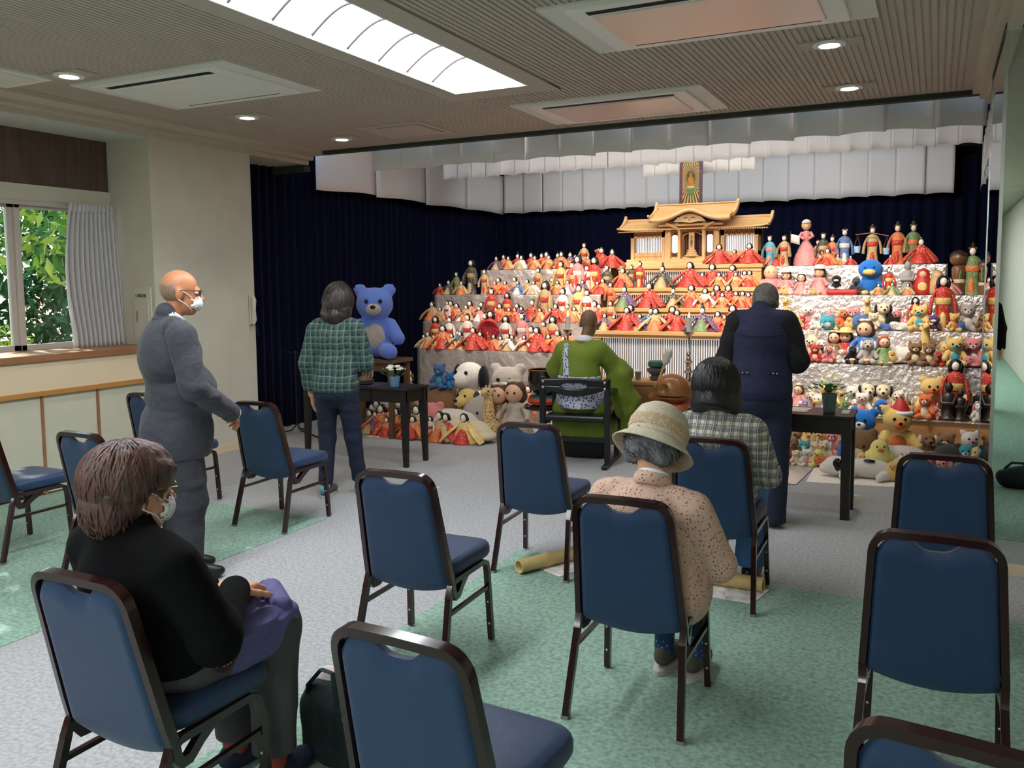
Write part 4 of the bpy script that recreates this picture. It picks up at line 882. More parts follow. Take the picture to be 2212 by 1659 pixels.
def xf(f, loc, rx=0, rz=0, rad=.24):
    R = np.array(Matrix.Rotation(rz, 3, 'Z') @ Matrix.Rotation(rx, 3, 'X')); c = _n(loc)
    def g(p): return f((p-c) @ R)
    g.lo = c-rad; g.hi = c+rad; return g
def head_sdf(s=1.):
    return union([ell((0, -.012, .03), (.077, .098, .094)), ell((0, .032, -.045), (.060, .062, .076)), ell((0, .058, -.098), (.030, .028, .022)), cap((0, .094, .004), (0, .113, -.030), .008, .014), ell((0, .088, .022), (.05, .014, .012)),
        ell((.078, -.008, -.012), (.011, .021, .033), rz=.35), ell((-.078, -.008, -.012), (.011, .021, .033), rz=-.35)], .016)
HEAD = head_sdf()
def hand_mesh(side=1, curl=.5, spread=1.):
    fs = [rbox((0, .047, 0), (.039, .046, .0145), .013), cap((0, -.05, 0), (0, .01, 0), .026, .027)]
    for k, (x, ln) in enumerate(((-.029, .062), (-.010, .074), (.010, .078), (.029, .068))):
        x *= side; p = _n((x, .088, 0)); a = 0; dx = x*.35*spread
        for j, q in enumerate((.46, .30, .24)):
            a += curl*(1.0, .9, .6)[j]; d = _n((dx*q, math.cos(a)*ln*q, -math.sin(a)*ln*q)); fs.append(cap(p, p+d, .0092-.001*j, .0088-.001*j)); p = p+d
    p = _n((side*.032, .022, -.004))
    for j, (d, r) in enumerate(((_n((side*.026, .026, -.010)), .0115), (_n((side*.010, .030, -.010)), .0098), (_n((side*.002, .022, -.006)), .0088))): fs.append(cap(p, p+d, r, r*.93)); p = p+d
    return sdfmesh('hand', union(fs, .007), .0042, .01)
HANDS = {}
def put_hand(t, W, d, n, side, m='skin', curl=.5, sc=1.):
    k = (side, curl)
    if k not in HANDS: HANDS[k] = hand_mesh(side, curl)
    d = Vector(d).normalized(); n = Vector(n); n = (n-d*n.dot(d)).normalized(); z = -n; x = d.cross(z)
    o = link('hand', HANDS[k], m, t); M4 = Matrix((x*sc, d*sc, z*sc)).transposed().to_4x4(); M4.translation = Vector(W); o.matrix_local = M4; return o
def person(label, loc, rz): return thing('person', label, 'person', loc, math.radians(rz))
def limbs(pts, rs): return [cap(pts[i], pts[i+1], rs[i], rs[i+1]) for i in range(len(pts)-1)]
def sk(t, name, fs, m, k=.03, vox=.011, cuts=(), sub=(), wr=None):
    return obj(name, sdfmesh(name, union(fs, k, cuts, sub, wr), vox), m, t)
def strands(t, hd, c, r, n, tmax, m, wd=.0028, wild=.02, seed=1, t0=.05, curl=0):
    "locks of hair laid over the skull: many thin strips joined into one piece"
    rng = np.random.RandomState(seed); K = 8; V = []; F = []; c = np.array(c); r = np.array(r); R3 = np.array(hd.R); L0 = np.array(hd.loc)
    for i in range(n):
        a = rng.rand()*2*PI; e = tmax(a)*rng.uniform(.78, 1.04); s0 = t0+rng.rand()**.7*e*.72; k = 1+rng.normal()*wild; dr = rng.normal()*.25; w = wd*rng.uniform(.7, 1.4); ph = rng.rand()*6
        tt = np.linspace(s0, e, K); aa = a+dr*(tt-s0)+curl*np.sin(tt*9+ph); lift = 1+.03*np.sin(np.linspace(0, PI, K))+.02*rng.rand()+curl*.25*np.cos(tt*9+ph)
        d = np.stack([np.sin(tt)*np.cos(aa), np.sin(tt)*np.sin(aa), np.cos(tt)], 1); P = c+d*r*(k*lift)[:, None]
        T_ = np.gradient(P, axis=0); T_ /= np.linalg.norm(T_, axis=1)[:, None]; S = np.cross(T_, d); S /= np.linalg.norm(S, axis=1)[:, None]+1e-9; wv = (w*np.sin(np.linspace(.35, PI-.25, K)))[:, None]
        ring = np.stack([P-S*wv, P+d*wv*.6, P+S*wv], 1).reshape(-1, 3); o = len(V); V += [tuple(x) for x in (ring @ R3.T+L0)]
        for j in range(K-1):
            q = o+3*j; F += [(q, q+3, q+4, q+1), (q+1, q+4, q+5, q+2)]
    mb = MB(); mb.v = V; mb.f = F; me = mb.mesh('hair_strands', True); ob = link('hair_strands', me, m, t); ob['kind'] = 'stuff'; return ob
class Hd:
    "head placement: head-local point -> person-local"
    def __init__(s, loc, rx=0, rz=0): s.loc, s.rx, s.rz = Vector(loc), rx, rz; s.R = Matrix.Rotation(rz, 3, 'Z') @ Matrix.Rotation(rx, 3, 'X')
    def p(s, v): return s.R @ Vector(v)+s.loc
    def f(s, g, rad=.26): return xf(g, s.loc, s.rx, s.rz, rad)
def skinbody(t, hd, neck, rest, m, vox=.009):
    fs = [hd.f(HEAD, .2), cap(neck, hd.p((0, -.02, -.06)), .052, .047)]+rest
    b = obj('body', sdfmesh('body', union(fs, .014), vox), m, t)
    for s in (-1, 1):
        e = obj('eye', MB().ell(hd.p((s*.032, .083, .008)), (.013, .013, .009), 10, 8), 'eye_white', b); obj('iris', MB().ell(hd.p((s*.032, .0935, .008)), (.005, .005, .005), 8, 6), 'iris', b)
    return b
def facemask(t, hd, m='mask'):
    g = union([ell((0, .043, -.052), (.064, .077, .062))], 0, cuts=[((0, -1, 0), -.052)], sub=[ell((0, .036, -.05), (.062, .076, .070))])
    o = obj('face_mask', sdfmesh('face_mask', hd.f(union([g], 0), .17), .0055), m, t)
    for s in (-1, 1):
        for z0, z1 in ((-.025, .018), (-.088, -.036)): obj('ear_loop', MB().tube([hd.p((s*.050, .06, z0)), hd.p((s*.068, .035, (z0+z1)/2)), hd.p((s*.086, -.012, z1))], .0024, 6), m, o)
def glasses(t, hd, m='specs'):
    o = obj('glasses', MB().tube([hd.p((-.006, .106, .014)), hd.p((0, .110, .017)), hd.p((.006, .106, .014))], .002, 6), m, t)
    for s in (-1, 1):
        obj('lens_rim', MB().tube([hd.p((s*.034+.028*math.cos(a), .104-.006*abs(math.cos(a))*(math.cos(a)*s > 0), .008+.019*math.sin(a))) for a in np.linspace(0, 2*PI, 21)], .0015, 6), m, o)
        obj('temple', MB().tube([hd.p((s*.064, .100, .014)), hd.p((s*.081, .05, .016)), hd.p((s*.085, -.005, .012)), hd.p((s*.083, -.03, -.004))], .0018, 6), m, o)

# --- man in the grey suit
t = person('bald man with glasses and face mask in a grey suit standing on the left', (-3.80, 3.45, .003), -31)
hd = Hd((0, .045, 1.615), -.10, -.22)
arm = {s: [(s*.215, -.005, 1.385), (s*.285, .03, 1.11), (s*.085, .27, .935)] for s in (-1, 1)}
skinbody(t, hd, (0, -.025, 1.42), [cap((0, 0, .95), (0, -.02, 1.40), .09, .08)]+[c for s in (-1, 1) for c in limbs(arm[s], (.045, .04, .03))]+[c for s in (-1, 1) for c in limbs([(s*.09, 0, .85), (s*.10, .015, .47), (s*.105, -.02, .09)], (.07, .05, .04))], 'skin_tan')
tor = [ell((0, -.03, 1.27), (.215, .165, .225)), ell((0, .025, 1.05), (.205, .190, .21)), ell((0, -.01, .82), (.215, .195, .28)), cap((-.15, -.03, 1.425), (.15, -.03, 1.425), .065), cap((0, -.035, 1.44), (0, -.03, 1.49), .085, .07)]
sk(t, 'jacket', tor+[c for s in (-1, 1) for c in limbs(arm[s], (.082, .070, .054))], 'suit', .012, .009, cuts=[((0, 0, -1), -.705), ((0, .35, .94), 1.395)] if False else [((0, 0, -1), -.705)], sub=[cap((0, .03, 1.48), (0, .10, 1.62), .062, .1)], wr=wrinkle(.007, (16, 12, 36)))
obj('jacket_collar', MB().tube([(.072*math.cos(a), -.018+.084*math.sin(a)*(1.15 if math.sin(a) > 0 else 1), 1.470-.085*max(0, math.sin(a))**1.2-.008*math.cos(2*a)) for a in np.linspace(-PI*1.5+.5, PI/2-.5, 26)], .016, 8, flat=.55), 'suit', t)
obj('shirt_collar', MB().tube([(.060*math.cos(a), -.012+.070*math.sin(a), 1.497-.05*max(0, math.sin(a))) for a in np.linspace(0, 2*PI, 28)], .017, 8, flat=.5), 'shirt_white', t)
for s in (-1, 1): obj('shirt_cuff', MB().tube([(s*.10, .252, .948), (s*.065, .295, .918)], .045, 14), 'shirt_white', t)
sk(t, 'trousers', [ell((0, .0, .86), (.175, .145, .16))]+[c for s in (-1, 1) for c in limbs([(s*.090, .0, .82), (s*.100, .02, .47), (s*.105, -.015, .05)], (.115, .096, .088))], 'suit_trousers', .03, .011, cuts=[((0, 0, -1), -.035)], wr=wrinkle(.010, (12, 9, 19), 2))
for s in (-1, 1):
    sk(t, 'shoe', [ell((s*.105, .03, .05), (.046, .11, .05)), ell((s*.108, .13, .035), (.044, .07, .035))], 'shoe_black', .03, .009, cuts=[((0, 0, -1), -.002)])
    put_hand(t, (s*.068, .288, .922), (-s*.8, .35, -.4), (0, -.9, -.3), -s, 'skin_tan', .5)
facemask(t, hd); glasses(t, hd)
obj('stubble_hair', sdfmesh('stubble_hair', hd.f(union([ell((0, -.014, .025), (.0785, .0995, .094))], 0, cuts=[((0, .8, .6), -.006), ((0, 0, 1), .045), ((0, 0, -1), .06)]), .2), .008), mat('stubble', (142, 112, 94), .6, var=(60, .15)), t)

# --- woman in the black sweater, seated front left
t = person('seated woman with short brown hair, glasses and mask in a black sweater', (-2.09, 1.51, .003), -6)
hd = Hd((-.01, .205, 1.06), -.06, -.20)
arm = {1: [(.185, .185, .875), (.265, .255, .66), (.10, .46, .70)], -1: [(-.185, .185, .875), (-.25, .26, .66), (-.06, .47, .68)]}
skinbody(t, hd, (0, .17, .92), [cap((0, .24, .55), (0, .18, .86), .1, .09)]+[c for s in (-1, 1) for c in limbs(arm[s], (.042, .036, .028))]+[c for s in (-1, 1) for c in limbs([(s*.09, .28, .55), (s*.09, .62, .53), (s*.09, .60, .10)], (.065, .05, .035))], 'skin', .008)
tor = [ell((0, .26, .58), (.20, .165, .14)), ell((0, .235, .68), (.19, .150, .18)), ell((0, .19, .81), (.195, .130, .15)), cap((-.135, .175, .915), (.135, .175, .915), .065), cap((0, .165, .92), (0, .18, 1.005), .075, .062)]
sk(t, 'sweater', tor+[c for s in (-1, 1) for c in limbs(arm[s], (.080, .070, .050))], 'sweater_black', .035, .0095, cuts=[((0, 0, -1), -.475), ((0, .12, 1), 1.028)], sub=[cap((0, .18, .99), (0, .20, 1.1), .054, .06)], wr=wrinkle(.005, (10, 8, 16), 1))
mat('floral_dark', (60, 20, 26), .85, vor=[(60, .3, (200, 190, 176)), (44, .25, (20, 16, 18))])
sk(t, 'print_patch', [ell((.200, .335, .575), (.022, .055, .06), rz=.3)], 'floral_dark', .0, .008)
sk(t, 'trousers', [ell((0, .27, .545), (.195, .17, .09))]+[c for s in (-1, 1) for c in limbs([(s*.095, .30, .545), (s*.095, .62, .53), (s*.095, .60, .12)], (.098, .086, .070))], 'slacks', .03, .011, cuts=[((0, 0, -1), -.115), ((0, 0, 1), .66)], wr=wrinkle(.004, (12, 10, 15), 4))
mat('sock_red', (150, 62, 52), .85); mat('shoe_navy', (30, 36, 62), .7, bump=(60, .5))
for s in (-1, 1):
    sk(t, 'sock', [cap((s*.095, .60, .06), (s*.095, .60, .15), .043)], 'sock_red', 0, .011); sk(t, 'shoe', [ell((s*.095, .615, .045), (.047, .085, .05)), ell((s*.098, .70, .035), (.047, .075, .035))], 'shoe_navy', .03, .010, cuts=[((0, 0, -1), -.002)])
put_hand(t, (.10, .46, .700), (-.35, .9, -.12), (0, .1, -1), 1, 'skin', .42); put_hand(t, (-.06, .47, .68), (.85, .45, .0), (0, .1, -1), -1, 'skin', .5)
hb = union([ell((0, -.024, .042), (.103, .122, .115)), ell((0, -.062, -.035), (.086, .080, .090)), ell((0, .028, .066), (.086, .076, .062))], .05, cuts=[], sub=[ell((0, .122, -.045), (.09, .068, .112)), ell((.095, .045, -.055), (.045, .06, .075)), ell((-.095, .045, -.055), (.045, .06, .075))], wr=wrinkle(.007, (46, 40, 14)))
hr_ = obj('hair', sdfmesh('hair', hd.f(hb, .22), .008), 'hair_brown', t)
strands(hr_, hd, (0, -.026, .038), (.103, .123, .115), 1900, lambda a: 1.28 if math.sin(a) > .55 else (1.62 if math.sin(a) > .0 else 2.25), 'hair_brown', .0034, .022, 3)
strands(hr_, hd, (0, -.062, -.035), (.090, .085, .095), 500, lambda a: 1.2 if math.sin(a) > .2 else 2.5, 'hair_brown', .0034, .02, 13, 1.0)
facemask(t, hd); glasses(t, hd, 'gilt')
jk = thing('folded_jacket', 'violet jacket folded on the lap of the woman in black', 'jacket', (-2.12, 1.47, -.012), math.radians(-6))
sk(jk, 'cloth', [ell((.02, .545, .615), (.20, .135, .030), rx=.05), ell((.172, .53, .565), (.045, .19, .085), rx=.12), ell((.06, .69, .585), (.15, .04, .07)), cap((-.10, .50, .645), (.12, .58, .648), .024, .026), cap((.16, .38, .615), (.13, .56, .648), .022, .026), cap((.14, .50, .640), (.02, .66, .645), .020, .026), cap((.19, .42, .59), (.17, .66, .60), .022, .03)], 'jacket_violet', .010, .0065, wr=wrinkle(.010, (30, 26, 34), 3))
sk(jk, 'turned_cuff', [cap((.16, .655, .625), (.06, .70, .640), .040, .046)], 'jacket_violet', 0, .0065, sub=[cap((.05, .705, .645), (.0, .73, .65), .036, .040)])
obj('strap', MB().tube([(.12, .52, .66), (.10, .55, .695), (.06, .56, .69), (.05, .55, .655)], .006, 8), 'black', jk)

# --- woman in the green check shirt, standing
t = person('woman with bobbed dark hair in a green checked shirt standing at the left table', (-4.18, 5.36, 0), 14)
hd = Hd((0, .10, 1.515), -.35, .10)
arm = {-1: [(-.165, .02, 1.305), (-.232, -.01, 1.04), (-.228, .04, .79)], 1: [(.165, .02, 1.305), (.22, .06, 1.05), (.12, .33, .98)]}
lg = {-1: [(-.085, .0, .82), (-.095, .02, .45), (-.085, -.06, .07)], 1: [(.09, .0, .82), (.105, .06, .46), (.125, .13, .07)]}
skinbody(t, hd, (0, .02, 1.33), [cap((0, 0, .9), (0, .02, 1.3), .08, .07)]+[c for s in (-1, 1) for c in limbs(arm[s], (.038, .034, .026))]+[c for s in (-1, 1) for c in limbs(lg[s], (.06, .045, .033))], 'skin', .011)
tor = [ell((0, .015, 1.20), (.180, .120, .19)), ell((0, .0, 1.0), (.175, .130, .2)), ell((0, -.005, .88), (.192, .150, .14)), cap((-.13, .015, 1.345), (.13, .015, 1.345), .052), cap((0, .02, 1.34), (0, .04, 1.40), .065, .055)]
sk(t, 'shirt', tor+[c for s in (-1, 1) for c in limbs(arm[s], (.075, .066, .052))], 'check_green', .03, .010, cuts=[((0, 0, -1), -.825)], wr=wrinkle(.006, (8, 9, 26)))
sk(t, 'jeans', [ell((0, -.01, .84), (.168, .135, .14))]+[c for s in (-1, 1) for c in limbs(lg[s], (.092, .066, .055))], 'denim_dark', .025, .011, cuts=[((0, 0, -1), -.10)], wr=wrinkle(.0035, (9, 9, 60)))
for s in (-1, 1):
    a = lg[s][2]; sk(t, 'sock', [cap((a[0], a[1], .06), (a[0], a[1], .13), .036)], 'shirt_white', 0, .011)
    sh_ = sk(t, 'sneaker', [ell((a[0], a[1]+.02, .055), (.042, .085, .05)), ell((a[0], a[1]+.11, .042), (.043, .075, .036))], 'sneaker_grey', .03, .009, cuts=[((0, 0, -1), -.016)]); obj('sole', MB().prism([(a[0]+.046*math.cos(k)*(1 if math.sin(k) > -.2 else .9), a[1]+.055+.135*math.sin(k)) for k in np.linspace(0, 2*PI, 20, endpoint=False)], lambda x, y, h: (x, y, .001+h), .02), 'sole', sh_); sk(sh_, 'heel_patch', [ell((a[0], a[1]-.045, .06), (.032, .026, .032))], 'sneaker_blue', 0, .009)
put_hand(t, (-.228, .045, .80), (.02, .15, -1), (.9, .4, 0), 1, 'skin', .22); put_hand(t, (.13, .32, .985), (-.2, .9, -.3), (-.3, 0, -1), -1, 'skin', .6)
hb = union([ell((0, -.02, .03), (.105, .122, .112)), cap((0, -.045, .0), (0, -.06, -.13), .105, .088), ell((.07, -.05, -.10), (.05, .06, .08)), ell((-.07, -.05, -.10), (.05, .06, .08))], .03, sub=[ell((0, .13, -.05), (.095, .09, .14))], wr=wrinkle(.004, (20, 18, 8), 2))
hr_ = obj('hair', sdfmesh('hair', hd.f(hb, .26), .010), 'hair_dark', t)
strands(hr_, hd, (0, -.035, -.01), (.112, .125, .165), 900, lambda a: 1.2 if math.sin(a) > .55 else (2.0 if math.sin(a) > .1 else 2.45), 'hair_dark', .0042, .02, 4)

# --- man in the navy vest, standing
t = person('grey-haired man in a navy vest and jeans standing at the right table', (-1.045, 5.88, 0), 3)
hd = Hd((.01, .10, 1.505), -.48, .05)
arm = {s: [(s*.18, .02, 1.375), (s*.228, .03, 1.12), (s*.10, .30, 1.08)] for s in (-1, 1)}
lg = {-1: [(-.095, .0, .85), (-.11, .02, .45), (-.12, .02, .06)], 1: [(.10, .0, .85), (.105, .02, .45), (.105, -.02, .06)]}
skinbody(t, hd, (0, .01, 1.39), [cap((0, 0, .9), (0, 0, 1.35), .1, .08)]+[c for s in (-1, 1) for c in limbs(arm[s], (.042, .037, .028))]+[c for s in (-1, 1) for c in limbs(lg[s], (.07, .05, .036))], 'skin_tan', .011)
tor = [ell((0, .005, 1.24), (.195, .150, .22)), ell((0, .0, 1.04), (.198, .160, .22)), ell((0, -.01, .93), (.205, .172, .16)), cap((-.125, .0, 1.40), (.125, .0, 1.40), .065), cap((0, 0, 1.41), (0, .03, 1.475), .075, .068)]
sk(t, 'vest', tor, 'vest_navy', .04, .010, cuts=[((0, 0, -1), -.872)], wr=wrinkle(.004, (6, 6, 18), 1))
sk(t, 'sweatshirt', [ell((0, 0, .90), (.20, .155, .12))]+[c for s in (-1, 1) for c in limbs([(s*.15, .02, 1.37)]+arm[s][1:], (.092, .076, .056))], 'sweat_black', .03, .011, cuts=[((0, 0, -1), -.845)], wr=wrinkle(.006, (9, 8, 22), 3))
obj('yoke_seam', MB().tube([(x, -.150*math.sqrt(max(.05, 1-(x/.23)**2))-.002, 1.315-.02*math.cos(x*8)) for x in np.linspace(-.17, .17, 18)], .004, 6), 'vest_navy', t)
for x in (-.095, -.068, .098, .122): obj('rivet', MB().ell((x, -.168, 1.055), (.006, .004, .006), 8, 6), 'stud', t)
for s in (-1, 1): obj('pocket_seam', MB().tube([(s*.15, -.142, 1.045), (s*.08, -.166, 1.055), (s*.05, -.171, 1.05)], .004, 6), 'vest_navy', t)
sk(t, 'jeans', [ell((0, -.01, .86), (.19, .155, .14))]+[c for s in (-1, 1) for c in limbs(lg[s], (.108, .084, .078))], 'denim_dark', .025, .011, cuts=[((0, 0, -1), -.03)], wr=wrinkle(.005, (9, 9, 26), 2))
for s in (-1, 1):
    a = lg[s][2]; sk(t, 'shoe', [ell((a[0], a[1]+.02, .05), (.046, .09, .05)), ell((a[0], a[1]+.11, .04), (.045, .08, .038))], 'shoe_black', .03, .010, cuts=[((0, 0, -1), -.002)])
    put_hand(t, (s*.10, .295, 1.08), (-s*.5, .8, .1), (-s, -.2, 0), -s, 'skin_tan', .3)
obj('hair', sdfmesh('hair', hd.f(union([ell((0, -.018, .032), (.086, .106, .100)), ell((0, -.04, -.03), (.074, .075, .05))], .03, sub=[ell((0, .115, -.03), (.09, .075, .105))], wr=wrinkle(.003, (60, 50, 50))), .2), .009), 'hair_grey', t)

# --- monk seated in green robe
t = person('shaven monk in a green robe seated on the black armchair, seen from behind', (-2.90, 7.12, 0), 8)
hd = Hd((.06, .33, 1.275), -.32, -.1)
skinbody(t, hd, (.03, .27, 1.08), [cap((0, .25, .55), (.02, .25, 1.05), .1, .09)]+limbs([(.17, .27, 1.02), (.30, .42, .82), (.30, .68, .80)], (.04, .035, .028))+limbs([(-.17, .27, 1.02), (-.27, .42, .82), (-.2, .68, .80)], (.04, .035, .028))+[c for s in (-1, 1) for c in limbs([(s*.09, .28, .54), (s*.10, .62, .53), (s*.10, .60, .10)], (.06, .045, .033))], 'skin_monk', .011)
robe = [ell((0, .25, .60), (.215, .18, .18)), ell((0, .24, .80), (.20, .16, .2)), ell((.01, .25, .97), (.195, .145, .14)), cap((-.14, .265, 1.055), (.16, .265, 1.055), .06), cap((.02, .26, 1.05), (.04, .28, 1.11), .08, .07)]
slv = [cap((.17, .27, 1.03), (.31, .42, .84), .085, .10), cap((.31, .42, .84), (.32, .66, .78), .10, .10), cap((.36, .36, .80), (.43, .50, .55), .07, .075, None), cap((.43, .50, .55), (.36, .46, .28), .075, .05), cap((.30, .40, .75), (.36, .42, .45), .09, .07), cap((-.17, .27, 1.03), (-.28, .42, .85), .085, .09), cap((-.28, .42, .85), (-.22, .66, .80), .09, .08), cap((-.28, .45, .80), (-.27, .52, .55), .07, .06)]
wrk = wrinkle(.010, (8, 9, 11), 1)
sk(t, 'robe', robe+slv, 'robe_green', .04, .011, wr=wrk, cuts=[((0, 0, -1), -.25)])
sk(t, 'robe_skirt', [cap((-.14, .30, .50), (.14, .30, .50), .13), cap((-.18, .36, .30), (.20, .40, .30), .12, .13), cap((-.16, .48, .18), (.22, .50, .16), .08, .1), ell((0, .55, .52), (.24, .22, .10))], 'robe_green', .05, .013, cuts=[((0, 0, -1), -.13)], wr=wrinkle(.014, (24, 10, 4), 2))
sk(t, 'under_robe', [cap((-.12, .42, .10), (.12, .42, .10), .12, .12), cap((-.1, .55, .06), (.1, .55, .06), .07)], 'robe_black', .04, .013, cuts=[((0, 0, -1), -.012)])
rb = union(robe, .04, wr=wrk)
def shell(f, off, slabs):
    def g(p):
        d = np.maximum(f(p)-off, -(f(p)-off+.022))
        for n, o in slabs: d = np.maximum(d, p @ _n(n)-o)
        return d
    g.lo, g.hi = f.lo-off, f.hi+off; return g
st_ = shell(rb, .010, [((1, 0, .12), .035), ((-1, 0, -.12), .035), ((0, 1, 0), .26), ((0, 0, -1), -.72), ((0, 0, 1), 1.10)])
obj('sash_strap', sdfmesh('sash_strap', shell(rb, .010, [((1, 0, .10), .02), ((-1, 0, -.10), .045), ((0, 1, 0), .27), ((0, 0, -1), -.74), ((0, 0, 1), 1.10)]) if False else shell(rb, .010, [((1, 0, .12), .03), ((-1, 0, -.12), .03), ((0, 1, 0), .26), ((0, 0, -1), -.74), ((0, 0, 1), 1.095)]), .009), 'sash', t)
obj('sash_waist', sdfmesh('sash_waist', shell(rb, .012, [((0, 0, -1), -.50), ((0, 0, 1), .80), ((0, 1, 0), .34)]), .010), 'sash', t)
obj('white_collar', MB().tube([(.035+.064*math.cos(a), .272+.066*math.sin(a), 1.125-.02*math.sin(a)) for a in np.linspace(0, 2*PI, 26)], .030, 10, flat=.62), 'shirt_white', t)
put_hand(t, (.31, .70, .79), (0, 1, -.1), (-1, 0, 0), -1, 'skin_monk', .9); put_hand(t, (-.21, .70, .80), (.2, 1, 0), (1, 0, 0), 1, 'skin_monk', .6)

# --- bob-haired woman in checked blouse, seated
t = person('seated woman with black bobbed hair in a cream and navy checked blouse', (-1.01, 4.23, .003), -2)
hd = Hd((-.02, .26, 1.115), -.25, 0)
arm = {s: [(s*.175, .22, .885), (s*.245, .27, .66), (s*.10, .48, .64)] for s in (-1, 1)}
skinbody(t, hd, (-.01, .215, .92), [cap((0, .25, .55), (0, .2, .86), .09, .08)]+[c for s in (-1, 1) for c in limbs(arm[s], (.04, .034, .026))]+[c for s in (-1, 1) for c in limbs([(s*.09, .30, .55), (s*.09, .60, .53), (s*.10, .52, .10)], (.06, .045, .033))], 'skin', .011)
tor = [ell((0, .25, .57), (.20, .165, .15)), ell((0, .235, .70), (.185, .145, .18)), ell((0, .215, .82), (.190, .130, .14)), cap((-.13, .21, .915), (.13, .21, .915), .058), cap((0, .205, .92), (0, .22, .985), .066, .055)]
sk(t, 'blouse', tor+[c for s in (-1, 1) for c in limbs(arm[s], (.078, .068, .05))], 'check_cream', .035, .010, cuts=[((0, 0, -1), -.46)], wr=wrinkle(.006, (9, 9, 18), 2))
obj('blouse_collar', MB().tube([(.056*math.cos(a), .215+.06*math.sin(a), .985-.015*math.sin(a)) for a in np.linspace(0, 2*PI, 24)], .02, 8, flat=.5), 'check_cream', t)
sk(t, 'jeans', [ell((0, .28, .545), (.185, .17, .085))]+[c for s in (-1, 1) for c in limbs([(s*.095, .30, .54), (s*.095, .60, .53), (s*.105, .53, .10)], (.095, .084, .078))], 'denim', .03, .011, cuts=[((0, 0, -1), -.085)], wr=wrinkle(.005, (10, 10, 18), 4))
for s in (-1, 1):
    sk(t, 'shoe', [ell((s*.105, .54, .048), (.046, .085, .048)), ell((s*.108, .62, .036), (.045, .075, .034))], 'shoe_black', .03, .010, cuts=[((0, 0, -1), -.002)]); put_hand(t, (s*.10, .475, .645), (-s*.8, .5, 0), (0, .1, -1), s, 'skin', .4)
hb = union([ell((0, -.018, .03), (.112, .122, .112)), cap((0, -.03, .0), (0, -.035, -.10), .112, .118), cap((.075, .0, -.02), (.085, .0, -.115), .05, .05), cap((-.075, .0, -.02), (-.085, .0, -.115), .05, .05)], .03, cuts=[((0, -.25, -1), .165)], sub=[ell((0, .135, -.06), (.085, .10, .15))], wr=wrinkle(.0025, (70, 10, 3)))
hr_ = obj('hair', sdfmesh('hair', hd.f(hb, .26), .009), 'hair_black', t)
strands(hr_, hd, (0, -.025, -.005), (.120, .130, .142), 1000, lambda a: 1.2 if math.sin(a) > .6 else 2.05, 'hair_black', .0036, .008, 5)

# --- woman with the cloche hat, seated
t = person('seated woman in a beige cloche hat and floral shirt, seen from behind', (-1.00, 2.91, .003), -6)
hd = Hd((-.01, .33, 1.005), -.62, -.10)
arm = {1: [(.17, .25, .795), (.248, .33, .58), (.12, .53, .56)], -1: [(-.175, .25, .80), (-.22, .34, .58), (-.10, .52, .56)]}
skinbody(t, hd, (.015, .24, .85), [cap((0, .27, .55), (0, .24, .8), .09, .08)]+[c for s in (-1, 1) for c in limbs(arm[s], (.04, .034, .026))]+[c for s in (-1, 1) for c in limbs([(s*.08, .30, .55), (s*.08, .55, .52), (s*.066+.005, .57, .12)], (.06, .045, .033))], 'skin', .010)
tor = [ell((.01, .27, .56), (.195, .18, .19)), ell((.01, .255, .66), (.178, .155, .2)), ell((0, .245, .77), (.182, .135, .13)), cap((-.125, .24, .835), (.13, .24, .825), .060), cap((.01, .235, .84), (.015, .25, .895), .066, .058), ell((.05, .30, .46), (.185, .17, .16))]
sk(t, 'floral_shirt', tor+[c for s in (-1, 1) for c in limbs(arm[s], (.080, .070, .056))], 'floral', .015, .009, cuts=[((0, 0, -1), -.33)], wr=wrinkle(.006, (11, 10, 14), 3))
obj('shirt_collar', MB().tube([(.015+.064*math.cos(a), .245+.064*math.sin(a), .892-.03*math.sin(a)) for a in np.linspace(0, 2*PI, 26)], .026, 8, flat=.4), 'floral', t)
obj('under_collar', MB().tube([(.018+.056*math.cos(a), .25+.056*math.sin(a), .912-.03*math.sin(a)) for a in np.linspace(0, 2*PI, 26)], .012, 8, flat=.5), 'shirt_white', t)
sk(t, 'trousers', [ell((0, .30, .54), (.18, .17, .08))]+[c for s in (-1, 1) for c in limbs([(s*.08, .30, .54), (s*.08, .55, .52), (s*.066+.005, .57, .20)], (.09, .075, .05))], 'denim_dark', .03, .012)
for s in (-1, 1):
    x = s*.066+.005; y = .55; sk(t, 'sock', [cap((x, y+.01, .08), (x, y+.02, .24), .041, .045)], 'sock_blue', 0, .010)
    sh_ = sk(t, 'sneaker', [ell((x, y+.02, .068), (.040, .078, .050)), ell((x, y+.11, .05), (.041, .072, .038))], 'olive_suede', .03, .009, cuts=[((0, 0, -1), -.022)]); obj('sole', MB().prism([(x+.043*math.cos(k), y+.055+.132*math.sin(k)) for k in np.linspace(0, 2*PI, 22, endpoint=False)], lambda a, b, h: (a, b, .001+h), .020), 'sole', sh_)
    put_hand(t, (s*.10, .515, .565), (-s*.8, .5, -.1), (0, .1, -1), s, 'skin', .5)
hr_ = obj('hair', sdfmesh('hair', hd.f(union([ell((0, -.02, .01), (.096, .110, .09)), ell((0, -.06, -.045), (.082, .052, .045)), ell((.06, -.045, -.045), (.036, .05, .042)), ell((-.06, -.045, -.045), (.036, .05, .042))], .025, sub=[ell((0, .12, -.03), (.09, .085, .12))], wr=wrinkle(.011, (34, 30, 30), 1)), .2), .0085), 'hair_silver', t)
strands(hr_, hd, (0, -.03, -.01), (.098, .102, .085), 900, lambda a: 1.5 if math.sin(a) > .4 else 2.35, 'hair_silver', .0034, .05, 6, 1.0, .25)
ht = thing('cloche_hat', 'beige knitted cloche hat with brown band on the seated woman', 'hat', t.matrix_basis @ hd.p((0, -.015, .028)), t.rotation_euler[2])
